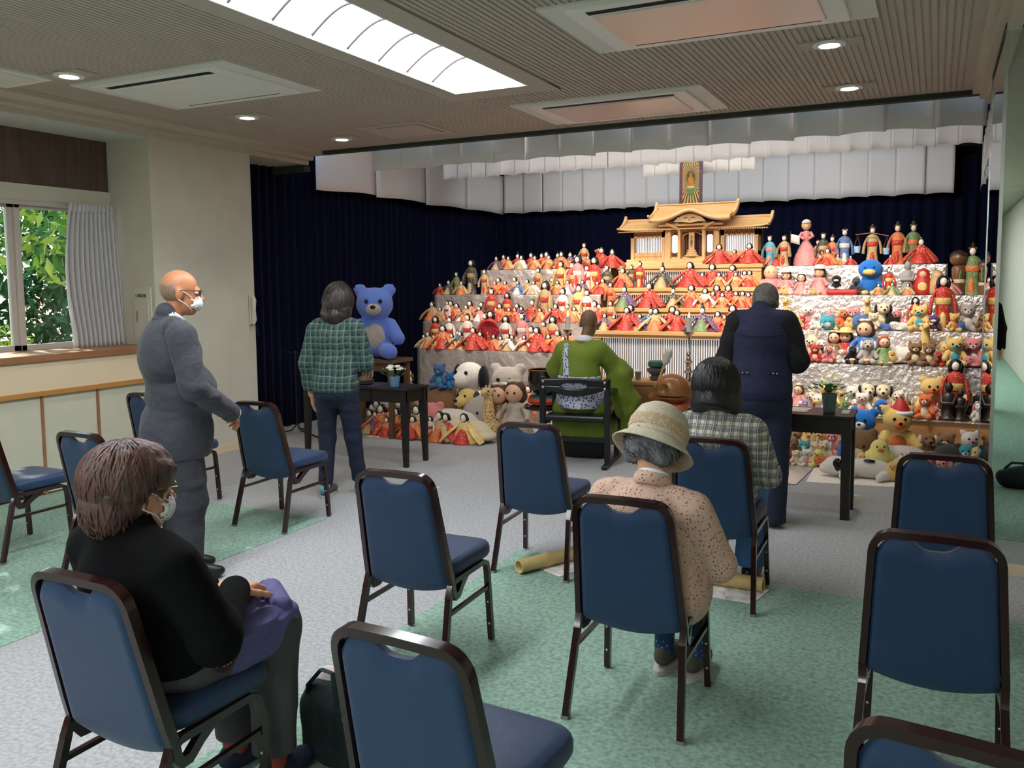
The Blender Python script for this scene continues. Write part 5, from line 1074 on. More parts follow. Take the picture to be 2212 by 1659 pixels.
R4 = hd.R.to_4x4(); ho = obj('crown', MB().lathe([(.112, -.01), (.116, .03), (.112, .07), (.098, .108), (.07, .132), (.03, .142), (0, .143)], n=36, sy=1.08), 'hat_beige', ht); ho.matrix_local = R4
hbn = obj('hat_band', MB().lathe([(.117, .012), (.1195, .02), (.1195, .052), (.116, .06)], n=36, sy=1.08), 'hat_band', ht); hbn.matrix_local = R4
hbr = obj('brim', MB().grid(lambda u, v: ((.112+.048*v)*math.cos(2*PI*u), (.112+.048*v)*math.sin(2*PI*u)*1.08, -.008-.050*v**1.1+.008*v*math.sin(4*PI*u+.6)), 48, 6), 'hat_beige', ht, solid=.005, angle=None); hbr.matrix_local = R4

# --- person behind, seen only in the mirror
t = person('dark-clothed person standing at the back, seen only as a mirror reflection', (.50, -1.42, .003), -20)
hd = Hd((0, .04, 1.50), -.1, 0)
arm = {s: [(s*.17, .0, 1.29), (s*.24, .0, 1.03), (s*.22, .08, .80)] for s in (-1, 1)}; lg = {s: [(s*.09, 0, .80), (s*.10, .02, .43), (s*.10, -.02, .05)] for s in (-1, 1)}
skinbody(t, hd, (0, 0, 1.30), [cap((0, 0, .9), (0, 0, 1.26), .09, .08)]+[c for s in (-1, 1) for c in limbs(arm[s], (.04, .034, .026))]+[c for s in (-1, 1) for c in limbs(lg[s], (.06, .045, .033))], 'skin', .013)
sk(t, 'coat', [ell((0, 0, 1.16), (.185, .125, .2)), ell((0, 0, .92), (.19, .14, .2)), cap((-.13, 0, 1.32), (.13, 0, 1.32), .055)]+[c for s in (-1, 1) for c in limbs(arm[s], (.075, .065, .05))], 'sweater_black', .03, .013)
sk(t, 'trousers', [ell((0, 0, .82), (.175, .135, .14))]+[c for s in (-1, 1) for c in limbs(lg[s], (.1, .08, .075))], 'sweat_black', .03, .013, cuts=[((0, 0, -1), -.03)])
for s in (-1, 1): sk(t, 'shoe', [ell((s*.10, .05, .04), (.045, .13, .042))], 'shoe_black', 0, .012, cuts=[((0, 0, -1), -.002)]); put_hand(t, (s*.22, .085, .79), (0, .2, -1), (-s, 0, 0), -s, 'skin', .3)
obj('hair', sdfmesh('hair', hd.f(union([ell((0, -.02, .03), (.09, .11, .10)), ell((0, -.05, -.03), (.08, .07, .07))], .03, sub=[ell((0, .115, -.03), (.09, .075, .105))]), .2), .011), 'hair_black', t)

# ------------------------------------------------------------ tote bag and bag by the mirror
mat('tote', (18, 34, 34), .85, bump=(30, .4), var=(12, .4)); mat('tote_strap', (20, 44, 40), .8); mat('tissue', (232, 214, 214), .8)
tg = thing('tote_bag', 'dark green tote bag with gold zip on the carpet beside the woman in black', 'bag', (-1.83, 2.30, .003), math.radians(-15))
sk(tg, 'bag_body', [rbox((0, 0, .12), (.135, .075, .118), .05), rbox((0, 0, .20), (.12, .06, .06), .04)], 'tote', .05, .009, wr=wrinkle(.008, (18, 16, 14), 2))
for s in (-1, 1): obj('handle', MB().tube([(-.085, s*.05, .20), (-.08, s*.055, .27), (-.04, s*.05+.02, .325), (.03, s*.05+.02, .33), (.075, s*.055, .27), (.08, s*.05, .20)], .014, 8, flat=.35), 'tote_strap', tg)
obj('zip', MB().tube([(-.10, 0, .262), (0, .0, .270), (.10, 0, .262)], .004, 6), 'black', tg); obj('zip_pull', MB().ell((.03, -.025, .275), (.007, .006, .018), 8, 6), 'gilt', tg)
obj('gold_ring', MB().tube([(.126+.004*math.cos(a), -.055+.013*math.cos(a), .215+.018*math.sin(a)) for a in np.linspace(0, 2*PI, 17)], .003, 6), 'gilt', tg); obj('gold_clip', MB().tube([(.131, -.05, .195), (.135, -.055, .165), (.137, -.05, .15)], .004, 6), 'gilt', tg)
sk(tg, 'tissue', [ell((-.07, .03, .275), (.05, .035, .03))], 'tissue', 0, .009, wr=wrinkle(.008, (50, 44, 40)))
gb_ = thing('dark_bag', 'dark crumpled bag on the carpet reflected in the mirror', 'bag', (.62, 3.1, .003)); sk(gb_, 'bag_body', [ell((0, 0, .08), (.16, .12, .09)), ell((.06, .03, .14), (.07, .06, .05))], 'tote', .03, .013, wr=wrinkle(.012, (24, 20, 22)), cuts=[((0, 0, -1), -.001)]); obj('handle', MB().tube([(-.1, 0, .14), (-.05, .02, .2), (.03, .02, .2), (.08, 0, .15)], .010, 8, flat=.4), 'tote_strap', gb_)
# ------------------------------------------------------------ dolls and soft toys
COLR = {'r': ('red', (182, 44, 38)), 'o': ('orange', (212, 112, 62)), 'g': ('gold-beige', (186, 156, 110)), 'p': ('purple', (92, 66, 106)), 'k': ('dark grey', (64, 64, 60)), 'w': ('white', (224, 216, 206)), 'y': ('yellow', (222, 188, 112)),
        'n': ('pink', (216, 132, 132)), 'b': ('blue', (74, 108, 160)), 't': ('turquoise', (70, 160, 176)), 'e': ('green', (100, 132, 84)), 'm': ('brown', (128, 94, 64)), 's': ('light grey', (176, 166, 156)), 'v': ('violet', (158, 132, 190)), 'd': ('dark brown', (62, 44, 34)), 'c': ('cream', (218, 202, 168)), 'x': ('black', (24, 24, 26)), 'l': ('lemon', (232, 218, 130)), 'u': ('bright blue', (36, 110, 190))}
def robe(c):
    a = COLR[c][1]; gold = (206, 170, 96); alt = {'r': (222, 120, 60), 'o': (236, 200, 150), 'g': (214, 196, 160), 'w': (190, 130, 110), 'y': (236, 236, 210), 'n': (236, 210, 200), 'k': (130, 124, 96), 'p': (160, 140, 150), 'b': (190, 200, 210), 't': (220, 240, 236), 'e': (190, 176, 110)}.get(c, (210, 190, 150))
    return mat('robe_'+c, a, .55, var=(30, .25), vor=[(60, .27, gold), (85, .24, alt)], sheen=.1)
def fur(c): return mat('plush_'+c, COLR[c][1], .95, bump=(90, .6, None, .01), var=(25, .08), sheen=.25, spec=.1)
def plain(c): return mat('plain_'+c, COLR[c][1], .5)
mat('porcelain', (240, 226, 212), .4); mat('doll_hair', (18, 17, 18), .45); mat('doll_skin', (226, 176, 142), .5); mat('bead', (12, 12, 12), .15); mat('kokeshi_wood', (120, 84, 52), .35, wood=(10, (100, 68, 42))); mat('kokeshi_pale', (196, 160, 116), .35)
mat('giraffe_spots', (222, 190, 130), .9, vor=[(26, .42, (150, 98, 50))], sheen=.2); mat('stone_grey', (150, 148, 144), .6); mat('carved_dark', (48, 34, 28), .4); mat('blond', (216, 178, 104), .5, bump=(60, .5)); mat('auburn', (140, 62, 36), .6, bump=(60, .5)); mat('brown_hair', (74, 50, 38), .6, bump=(60, .5))
def R(*rows, n=18):
    def ring(z, rx, ry, cy=0): return [Vector((rx*math.cos(2*PI*j/n), cy+ry*math.sin(2*PI*j/n), z)) for j in range(n)]
    return [ring(*r) for r in rows]
def M(name, mb): return fixn(mb.mesh(name, True, 60))
TPL = {}
def tpl(kind, height, parts): TPL[kind] = (height, parts)
# seated court doll: spread robe, sleeves like wings, apron of the inner layers (front is -Y)
def hina(wide, hat):
    P = [('robe', M('robe', MB().rings(R((0, .125*wide, .075, .01), (.012, .132*wide, .08, .01), (.055, .085*wide**.7, .066, .01), (.105, .062, .05, .012), (.142, .054, .042, .012), (.160, .03, .03, .012)))), 'A')]
    for s in (-1, 1): P.append(('sleeve', M('sleeve', MB().tube([(s*.04, .005, .145), (s*.075*wide**.5, -.03, .105), (s*.115*wide, -.055, .055), (s*.145*wide, -.06, .012)], [.018, .034, .044, .034], 10, flat=.38, up=(0, 1, .3))), 'A'))
    P += [('inner_robe', M('inner_robe', MB().rings(R((0, .072, .055, -.05), (.02, .070, .052, -.046), (.06, .050, .045, -.034), (.10, .03, .034, -.016), (.12, .015, .02, -.008)))), 'B'), ('collar', M('collar', MB().tube([(-.026, -.026, .128), (-.022, .0, .160), (0, .028, .168), (.022, 0, .160), (.026, -.026, .128)], .0065, 6)), 'C'),
          ('face', M('face', MB().ell((0, -.008, .193), (.0225, .0225, .0285), 14, 10)), 'porcelain'), ('hair', M('hair', MB().ell((0, .007, .203), (.034 if not hat else .026, .025, .027), 14, 10).ell((0, .016, .185), (.040 if not hat else .022, .014, .024), 12, 8)), 'doll_hair'), ('hands', None, None)]
    P.pop()
    if hat: P.append(('hat', M('hat', MB().lathe([(.017, .222), (.018, .234), (.010, .240), (.008, .262), (.011, .270), (0, .272)], (0, .01, 0), 10)), 'doll_hair'))
    else: P.append(('ornament', M('ornament', MB().ell((0, -.006, .231), (.012, .006, .007), 8, 5)), 'gilt'))
    return P
tpl('hina', .235, hina(1, 0)); tpl('lord', .272, hina(1.15, 1)); tpl('lady', .238, hina(1.2, 0))
def kimono(hair):
    P = [('robe', M('robe', MB().rings(R((0, .066, .05), (.02, .060, .047), (.13, .046, .037), (.19, .049, .037), (.255, .056, .040), (.295, .050, .035), (.316, .02, .02)))), 'A')]
    for s in (-1, 1): P.append(('sleeve', M('sleeve', MB().tube([(s*.046, 0, .288), (s*.070, -.012, .235), (s*.080, -.035, .19), (s*.088, -.030, .115)], [.019, .027, .034, .036], 10, flat=.4, up=(0, 1, 0))), 'A'))
    P += [('obi', M('obi', MB().rings(R((.188, .052, .041), (.192, .054, .043), (.232, .056, .044), (.236, .054, .042)))), 'B'), ('underskirt', M('underskirt', MB().ell((0, -.034, .06), (.026, .022, .075), 10, 8)), 'B'), ('collar', M('collar', MB().tube([(-.022, -.03, .268), (-.02, 0, .31), (0, .02, .318), (.02, 0, .31), (.022, -.03, .268)], .006, 6)), 'C'),
          ('face', M('face', MB().ell((0, -.010, .350), (.0245, .025, .031), 14, 10)), 'porcelain')]
    if hair == 'bob': P.append(('hair', M('hair', MB().ell((0, .010, .362), (.040, .034, .034), 14, 10).ell((0, .018, .335), (.046, .026, .040), 14, 10).ell((-.034, .0, .335), (.014, .02, .04), 10, 8).ell((.034, .0, .335), (.014, .02, .04), 10, 8)), 'doll_hair'))
    else: P.append(('hair', M('hair', MB().ell((0, .008, .362), (.034, .030, .028), 14, 10).ell((0, .010, .388), (.020, .018, .014), 10, 8).ell((0, .022, .342), (.028, .016, .028), 10, 8)), 'doll_hair')); P.append(('hairpin', M('hairpin', MB().ell((-.022, -.008, .378), (.010, .007, .008), 8, 5)), 'B')); P.append(('hairpin', M('hairpin', MB().ell((.022, -.008, .378), (.010, .007, .008), 8, 5)), 'B'))
    return P
tpl('kimono', .40, kimono('up')); tpl('bob', .395, kimono('bob'))
P = kimono('up'); P.append(('headdress', M('headdress', MB().lathe([(.026, .372), (.034, .384), (.018, .392), (.008, .418), (0, .425)], (0, .005, 0), 12)), 'gilt')); tpl('crowned', .425, P)
def girl(hairmat, hat, seated=True):
    f = union([ell((0, .02, .12), (.075, .065, .12))], 0); P = [('dress', M('dress', MB().rings(R((0, .115, .10, -.01), (.03, .118, .10, -.01), (.09, .085, .075), (.15, .05, .045), (.18, .052, .045), (.205, .03, .03)))), 'A')]
    for s in (-1, 1): P += [('arm', M('arm', MB().tube([(s*.045, 0, .185), (s*.085, -.02, .14), (s*.095, -.05, .10)], [.018, .02, .015], 8)), 'A'), ('leg', M('leg', MB().tube([(s*.045, -.08, .022), (s*.05, -.15, .02), (s*.05, -.155, .035)], [.02, .019, .022], 8)), 'doll_skin')]
    P += [('face', M('face', MB().ell((0, -.012, .255), (.056, .054, .058), 16, 12)), 'doll_skin'), ('hair', M('hair', MB().ell((0, .012, .272), (.066, .058, .058), 16, 12).ell((0, .026, .235), (.072, .045, .055), 14, 10)), hairmat), *[('eye', M('eye', MB().ell((q*.022, -.062, .26), (.007, .004, .009), 8, 6)), 'bead') for q in (-1, 1)]]
    if hat: P.append(('hat', M('hat', MB().lathe([(.10, .296), (.102, .301), (.062, .306), (.055, .335), (.03, .348), (0, .35)], (0, .008, 0), 20)), 'B'))
    else: P.append(('ribbon', M('ribbon', MB().ell((-.018, -.01, .325), (.026, .01, .013), 8, 6).ell((.018, -.01, .325), (.026, .01, .013), 8, 6)), 'B'))
    return P
tpl('girl', .33, girl('brown_hair', 0)); tpl('girlred', .33, girl('auburn', 0)); tpl('girlhat', .35, girl('brown_hair', 1)); tpl('girldark', .33, girl('doll_hair', 0))
tpl('lady_dress', .54, [('skirt', M('skirt', MB().rings(R((0, .13, .115), (.03, .14, .12), (.12, .12, .10), (.22, .075, .065), (.29, .034, .03), (.31, .032, .028)))), 'A'), ('bodice', M('bodice', MB().rings(R((.30, .033, .029), (.345, .045, .036), (.385, .048, .034), (.405, .02, .018)))), 'A')]+[('arm', M('arm', MB().tube([(s*.045, 0, .385), (s*.075, -.02, .34), (s*.02, -.055, .305)], [.018, .02, .014], 8)), 'A') for s in (-1, 1)]+[('face', M('face', MB().ell((0, -.008, .450), (.034, .034, .042), 14, 10)), 'doll_skin'), ('hair', M('hair', MB().ell((0, .012, .465), (.056, .046, .056), 16, 10)), 'blond'), ('bonnet', M('bonnet', MB().lathe([(.050, .492), (.052, .505), (.03, .530), (0, .54)], (0, .008, 0), 16)), 'B')])
tpl('baby', .34, [('body', M('body', MB().ell((0, 0, .10), (.10, .08, .11), 16, 10)), 'A')]+[('arm', M('arm', MB().tube([(s*.07, 0, .16), (s*.12, -.04, .10), (s*.11, -.08, .07)], [.03, .03, .022], 8)), 'A') for s in (-1, 1)]+[('face', M('face', MB().ell((0, -.01, .25), (.078, .074, .085), 16, 12)), 'doll_skin'), *[('eye', M('eye', MB().ell((q*.03, -.08, .26), (.008, .004, .006), 8, 6)), 'bead') for q in (-1, 1)]])
tpl('kokeshi', .46, [('body', M('body', MB().lathe([(.07, 0), (.075, .01), (.068, .08), (.06, .18), (.066, .27), (.05, .30), (.03, .305)], n=20)), 'kokeshi_wood'), ('head', M('head', MB().ell((0, 0, .375), (.088, .086, .082), 18, 12)), 'kokeshi_wood'), ('hair_cap', M('hair_cap', MB().ell((0, .006, .388), (.090, .088, .074), 18, 8, z0=-.05)), 'carved_dark'), ('painted_band', M('painted_band', MB().lathe([(.0645, .12), (.066, .13), (.066, .15), (.0645, .16)], n=20)), 'B')])
tpl('nesting', .28, [('body', M('body', MB().lathe([(.07, 0), (.092, .03), (.098, .09), (.085, .15), (.062, .185), (.066, .225), (.045, .265), (0, .28)], n=22)), 'A'), ('face', M('face', MB().ell((0, -.045, .215), (.038, .025, .036), 14, 10)), 'doll_skin'), ('painted_front', M('painted_front', MB().ell((0, -.075, .085), (.05, .026, .055), 14, 10)), 'B')])
tpl('statue', .36, [('figure', M('figure', MB().lathe([(.08, 0), (.085, .02), (.06, .04), (.055, .12), (.065, .2), (.05, .25), (.02, .265), (.035, .29), (.037, .32), (.02, .35), (0, .36)], n=18)), 'A'), ('folded_arms', M('folded_arms', MB().tube([(-.06, 0, .22), (-.05, -.06, .16), (.05, -.06, .16), (.06, 0, .22)], .02, 8)), 'A')])
# soft toys: one continuous plush body each
def soft(kind, fs, k, extra, vox=.04): 
    me = sdfmesh('body', union(fs, k), vox, .05); tpl(kind, 1.0, [('body', me, 'A')]+extra)
def E(*es): 
    q = MB()
    for c, r in es: q.ell(c, r, 12, 8)
    return q
def eyes(x, y, z, r=.028): return [('eye', M('eye', E(((-x, y, z), (r, r*.6, r)))), 'bead'), ('eye', M('eye', E(((x, y, z), (r, r*.6, r)))), 'bead')]
SIT = [ell((0, .02, .26), (.22, .19, .26)), cap((-.19, -.04, .42), (-.30, -.16, .25), .085, .08), cap((.19, -.04, .42), (.30, -.16, .25), .085, .08), cap((-.13, -.10, .10), (-.20, -.34, .10), .10, .095), cap((.13, -.10, .10), (.20, -.34, .10), .10, .095)]
def muz(y=-.21, z=.62, r=(.10, .08, .075), c='B'): return [('muzzle', M('muzzle', E(((0, y, z), r))), c), ('nose', M('nose', E(((0, y-r[1]*.92, z+.03), (.035, .02, .025)))), 'bead')]
belly = [('belly', M('belly', E(((0, -.085, .27), (.15, .11, .18)))), 'B')]
soft('bear', SIT+[ell((0, -.03, .68), (.23, .20, .21)), ell((-.18, .0, .86), (.085, .05, .085)), ell((.18, .0, .86), (.085, .05, .085))], .05, muz()+eyes(.085, -.215, .72)+belly)
soft('rabbit', SIT+[ell((0, -.02, .58), (.20, .18, .18)), cap((-.08, .02, .70), (-.12, .03, .94), .05, .055), cap((.08, .02, .70), (.12, .03, .94), .05, .055)], .04, muz(-.17, .54, (.08, .06, .055))+eyes(.08, -.18, .61)+[('inner_ear', M('inner_ear', E(((q*.108, -.02, .86), (.028, .02, .08)))), 'B') for q in (-1, 1)])
soft('dog', SIT+[ell((0, -.03, .68), (.20, .20, .19)), ell((0, -.24, .63), (.11, .14, .10))], .05, [('ear', M('ear', E(((-.22, .0, .66), (.06, .10, .17)))), 'B'), ('ear', M('ear', E(((.22, .0, .66), (.06, .10, .17)))), 'B'), ('nose', M('nose', E(((0, -.385, .66), (.045, .03, .035)))), 'bead')]+eyes(.085, -.205, .74))
soft('cat', SIT+[ell((0, -.03, .66), (.24, .19, .19)), cap((-.16, .0, .76), (-.19, .01, .94), .09, .025), cap((.16, .0, .76), (.19, .01, .94), .09, .025)], .035, muz(-.19, .60, (.11, .07, .065))+eyes(.10, -.205, .69)+belly)
soft('frog', SIT+[ell((0, -.03, .62), (.26, .20, .17)), ell((-.13, -.06, .80), (.08, .08, .08)), ell((.13, -.06, .80), (.08, .08, .08))], .03, [('mouth', M('mouth', E(((0, -.17, .57), (.19, .06, .05)))), 'B')]+eyes(.13, -.13, .82, .04)+belly)
soft('chick', [ell((0, 0, .40), (.34, .32, .40)), ell((0, -.02, .72), (.24, .23, .22)), ell((-.33, 0, .42), (.07, .16, .17)), ell((.33, 0, .42), (.07, .16, .17)), cap((0, .02, .92), (.03, .04, .98), .03, .012)], .06, [('beak', M('beak', E(((0, -.27, .68), (.09, .08, .05)))), 'B')]+eyes(.09, -.225, .76, .03))
soft('bird', [ell((0, .02, .28), (.20, .18, .26)), ell((0, -.02, .66), (.30, .25, .25)), cap((0, .0, .86), (.0, .05, .93), .05, .02), cap((-.18, 0, .36), (-.27, -.06, .22), .07, .05), cap((.18, 0, .36), (.27, -.06, .22), .07, .05)], .05, [('beak', M('beak', E(((0, -.27, .58), (.16, .10, .08)))), 'B'), ('foot', M('foot', E(((-.1, -.18, .06), (.09, .14, .06)))), 'B'), ('foot', M('foot', E(((.1, -.18, .06), (.09, .14, .06)))), 'B')]+eyes(.10, -.245, .70, .03))
soft('seal', [ell((0, .1, .42), (.95, .55, .42)), ell((-.75, -.1, .50), (.48, .45, .42)), ell((.85, .1, .25), (.35, .45, .18)), ell((-.3, -.5, .18), (.3, .22, .12))], .15, [('nose', M('nose', E(((-.95, -.48, .52), (.07, .05, .05)))), 'bead'), ('eye', M('eye', E(((-.72, -.53, .66), (.05, .035, .05)))), 'bead'), ('eye', M('eye', E(((-1.08, -.32, .66), (.05, .035, .05)))), 'bead')], .07)
soft('ball', [ell((0, 0, .48), (.50, .46, .48)), ell((-.3, 0, .9), (.13, .09, .12)), ell((.3, 0, .9), (.13, .09, .12))], .08, eyes(.16, -.43, .56, .04)+[('belly', M('belly', E(((0, -.25, .38), (.28, .24, .26)))), 'B')], .05)
soft('giraffe', [ell((0, .08, .17), (.17, .20, .17)), cap((0, .02, .22), (0, -.02, .80), .13, .075), ell((0, -.09, .86), (.075, .15, .085)), cap((-.10, -.1, .06), (-.14, -.30, .06), .06, .055), cap((.10, -.1, .06), (.14, -.30, .06), .06, .055), ell((-.11, .0, .90), (.07, .03, .04)), ell((.11, .0, .90), (.07, .03, .04))], .05, [('horn', M('horn', MB().tube([(-.035, -.02, .91), (-.04, -.02, .98)], [.014, .02], 8)), 'B'), ('horn', M('horn', MB().tube([(.035, -.02, .91), (.04, -.02, .98)], [.014, .02], 8)), 'B')]+eyes(.068, -.12, .89, .018))
soft('pony', [ell((0, .1, .42), (.16, .32, .17)), cap((0, -.12, .48), (0, -.26, .80), .11, .08), ell((0, -.36, .82), (.075, .17, .085)), cap((-.09, -.1, .40), (-.09, -.12, .05), .06, .05), cap((.09, -.1, .40), (.09, -.12, .05), .06, .05), cap((-.09, .30, .40), (-.09, .33, .05), .065, .05), cap((.09, .30, .40), (.09, .33, .05), .065, .05), cap((0, .38, .48), (0, .50, .28), .04, .03)], .05, [('mane', M('mane', E(((0, -.16, .76), (.05, .09, .20)))), 'B')]+eyes(.07, -.35, .85, .018))
soft('lying_dog', [ell((.25, .1, .45), (1.0, .42, .42)), ell((-1.05, -.05, .48), (.55, .46, .44)), ell((-1.50, -.1, .36), (.28, .28, .24)), cap((-.4, -.3, .2), (-.75, -.55, .16), .17, .16), cap((1.0, -.2, .22), (.75, -.55, .18), .2, .17), ell((1.35, .2, .3), (.3, .2, .14))], .12, [('ear', M('ear', E(((-.98, -.44, .60), (.20, .10, .30)))), 'bead'), ('ear', M('ear', E(((-.85, .38, .62), (.2, .1, .28)))), 'bead'), ('patch', M('patch', E(((.3, -.12, .82), (.25, .2, .07)))), 'bead'), ('nose', M('nose', E(((-1.77, -.15, .42), (.07, .07, .06)))), 'bead')], .07)
NOUN = {'hina': 'seated court doll', 'lord': 'court lord doll with black hat', 'lady': 'court lady doll', 'kimono': 'standing kimono doll', 'bob': 'kimono doll with loose black hair', 'crowned': 'kimono doll with gold crown', 'girl': 'brown-haired doll', 'girlred': 'red-haired doll', 'girlhat': 'doll with a brimmed hat', 'girldark': 'black-haired doll', 'lady_dress': 'tall lady doll in a wide dress', 'baby': 'bald baby doll', 'kokeshi': 'turned wooden kokeshi doll', 'nesting': 'round nesting doll', 'statue': 'carved figurine', 'bear': 'soft bear', 'rabbit': 'soft rabbit', 'dog': 'soft dog', 'cat': 'soft cat', 'frog': 'soft frog', 'chick': 'soft chick', 'bird': 'soft bird', 'seal': 'soft toy lying flat', 'ball': 'round soft toy', 'giraffe': 'soft giraffe', 'pony': 'little horse', 'lying_dog': 'soft dog lying down'}
CAT = {k: ('doll' if k in ('hina', 'lord', 'lady', 'kimono', 'bob', 'crowned', 'girl', 'girlred', 'girlhat', 'girldark', 'lady_dress', 'baby', 'kokeshi', 'nesting') else 'figurine' if k in ('statue', 'pony') else 'soft toy') for k in NOUN}
DOLLY = set(k for k in CAT if CAT[k] == 'doll')
def toy(kind, x, y, z, h, c, rz=0, c2=None, label='', group=None):
    H, parts = TPL[kind]; s = h/H
    if c2 is None: c2 = {'r': 'y', 'o': 'r', 'g': 'r', 'p': 'e', 'k': 'g', 'w': 'r', 'y': 'r', 'n': 'w', 'b': 'w', 't': 'n', 'e': 'o'}.get(c, 'c') if kind in DOLLY else {'y': 'o', 'w': 'n', 'b': 't', 'k': 'w', 'm': 'c', 'n': 'w', 'r': 'c', 'l': 'o', 'o': 'w'}.get(c, 'w')
    if kind in ('hina', 'lady') and c in 'gwkpe': c2 = 'g' if c != 'g' else 'o'
    if kind in ('hina', 'lady') and c in 'ro': c2 = 'r'
    A = robe(c) if kind in DOLLY and kind not in ('baby', 'nesting') else plain(c) if kind in ('statue', 'nesting', 'baby') else fur(c)
    if kind == 'statue': A = MATS['carved_dark'] if c == 'd' else MATS['stone_grey']
    if kind == 'giraffe' and c == 'g': A = MATS['giraffe_spots']
    B = robe(c2) if kind in DOLLY else fur(c2)
    mm = {'A': A, 'B': B, 'C': MATS['shirt_white'] if c != 'w' else plain('r')}
    nm = {'hina': 'court_doll', 'lord': 'court_doll', 'lady': 'court_doll', 'kimono': 'kimono_doll', 'bob': 'kimono_doll', 'crowned': 'kimono_doll', 'girl': 'girl_doll', 'girlred': 'girl_doll', 'girlhat': 'girl_doll', 'girldark': 'girl_doll', 'lady_dress': 'lady_doll', 'baby': 'baby_doll', 'kokeshi': 'kokeshi_doll', 'nesting': 'nesting_doll', 'statue': 'figurine', 'pony': 'toy_horse', 'lying_dog': 'soft_dog', 'ball': 'round_soft_toy', 'seal': 'lying_soft_toy'}.get(kind, 'soft_'+kind)
    t = thing(nm, label, CAT[kind], (x, y, z), math.radians(rz), group); t.scale = (s, s, s)
    for pn, me, mk_ in parts: link(pn, me, mm.get(mk_, mk_), t)
    return t
rg = random.Random(11)
KK = {'h': 'hina', 'L': 'lord', 'q': 'lady', 'k': 'kimono', 'b': 'bob', 'c': 'crowned', 'G': 'girl', 'R': 'girlred', 'H': 'girlhat', 'D': 'girldark', 'W': 'lady_dress', 'Y': 'baby', 'K': 'kokeshi', 'N': 'nesting', 'S': 'statue', 'B': 'bear', 'r': 'rabbit', 'd': 'dog', 'C': 'cat', 'f': 'frog', 'i': 'chick', 'I': 'bird', 's': 'seal', 'o': 'ball', 'g': 'giraffe', 'p': 'pony', 'l': 'lying_dog'}
def shelf(spec, y0, z, where, rows=(.075, .20), py=650):
    items = []
    for w in spec.split():
        a = w.split(','); items.append((float(a[0]), a[1][0], a[1][1], a[1][2] if len(a[1]) > 2 else None, float(a[2]), int(a[3]) if len(a) > 3 else 0))
    items.sort(key=lambda i: (i[0], i[5])); cnt = {}; out = []
    for px, k, c, c2, h, r in items:
        kind = KK[k]; h *= .88 if kind in ('hina', 'lord', 'lady') else 1; y = y0+rows[r]+(.028 if r == 0 and kind in ('hina', 'lord', 'lady') else 0)+rg.uniform(-.012, .012); p = at(px, py, y); key = (COLR[c][0], NOUN[kind]); cnt.setdefault(key, []).append(1); out.append((kind, p.x, y, h, c, c2, key, len(cnt[key])))
    for kind, x, y, h, c, c2, key, n in out:
        tot = len(cnt[key]); cw = 'giraffe-patterned' if False else key[0]; base = ('%s-robed %s' if kind in DOLLY and kind not in ('baby', 'kokeshi', 'nesting') else '%s %s') % (cw, key[1])
        lab = base+(' on ' if tot == 1 else ', %s from left, on ' % ORD[n-1])+where
        toy(kind, x, y, z+.001, h, c, rg.uniform(-14, 14) if kind != 'seal' and kind != 'lying_dog' else rg.uniform(-10, 10), c2, lab, 'dolls and toys on '+where)
shelf('1073,hp,.20 1089,ho,.23,1 1099,hg,.20 1119,Lr,.28,1 1127,hw,.21 1148,hr,.25,1 1156,hg,.20 1171,ho,.24,1 1181,hr,.26,1 1186,hg,.20 1205,Lk,.27,1 1213,ho,.25 1232,hp,.24,1 1243,hr,.20 1262,kg,.33,1 1270,ho,.18 1296,po,.26,1 1299,hr,.3,1 1322,qr,.27', 10.1, 1.825, 'the top left step', (.07, .21))
shelf('951,hr,.17 970,qk,.22 987,ke,.30,1 997,hg,.20 1019,bk,.46,1 1047,kg,.33,1 1069,ho,.20 1077,ho,.25,1 1091,ho,.20 1112,hg,.26,1 1118,qb,.20 1139,hg,.22,1 1153,qw,.20 1163,cg,.36,1 1180,hr,.20 1192,hg,.24,1 1204,hg,.20 1212,ky,.42,1 1226,hn,.20 1236,kr,.40,1 1248,bn,.48,1 1258,hp,.20 1268,kw,.36,1 1284,br,.46,1 1290,hr,.18 1302,ho,.22 1311,kk,.36,1', 9.8, 1.505, 'the third left step', (.07, .20))
shelf('933,hg,.28,1 950,hg,.20 966,kw,.26 973,ho,.30,1 986,ho,.26,1 993,hn,.18 1007,hg,.24 1014,ho,.30,1 1035,hn,.22 1040,hk,.28,1 1062,kr,.42,1 1071,hn,.20 1079,ho,.26 1096,br,.36,1 1099,ho,.20 1112,ho,.20 1117,hr,.26,1 1126,hp,.22 1150,qr,.32,1 1166,hg,.20 1178,bg,.50,1 1188,hn,.20 1200,hr,.26 1216,kw,.42,1 1226,ho,.26 1240,hg,.22 1250,ky,.46,1 1268,kw,.40,1 1284,hn,.30,1 1294,hr,.26', 9.5, 1.17, 'the second left step', (.07, .20))
shelf('914,hw,.20 923,hg,.24 936,hg,.20 940,br,.40,1 955,ho,.34 970,kw,.40,1 974,hg,.22 988,hb,.26,1 992,qk,.26 1009,kw,.44,1 1021,qr,.32 1036,qr,.26 1047,kr,.46,1 1059,br,.48,1 1066,ho,.22 1080,hg,.20 1092,bw,.42,1 1096,hw,.24 1105,hk,.22 1111,hg,.28,1 1127,kn,.46,1 1131,hw,.22 1147,hg,.34,1 1159,qr,.34 1174,ko,.36,1 1184,ho,.24 1194,bg,.42,1 1204,ho,.30 1216,hg,.22 1226,ho,.3,1', 9.2, .835, 'the lowest left step', (.07, .20))
shelf('1552,qr,.28 1585,qr,.20 1617,qr,.28', 10.2, 1.85, 'the altar top', (.055, .06))
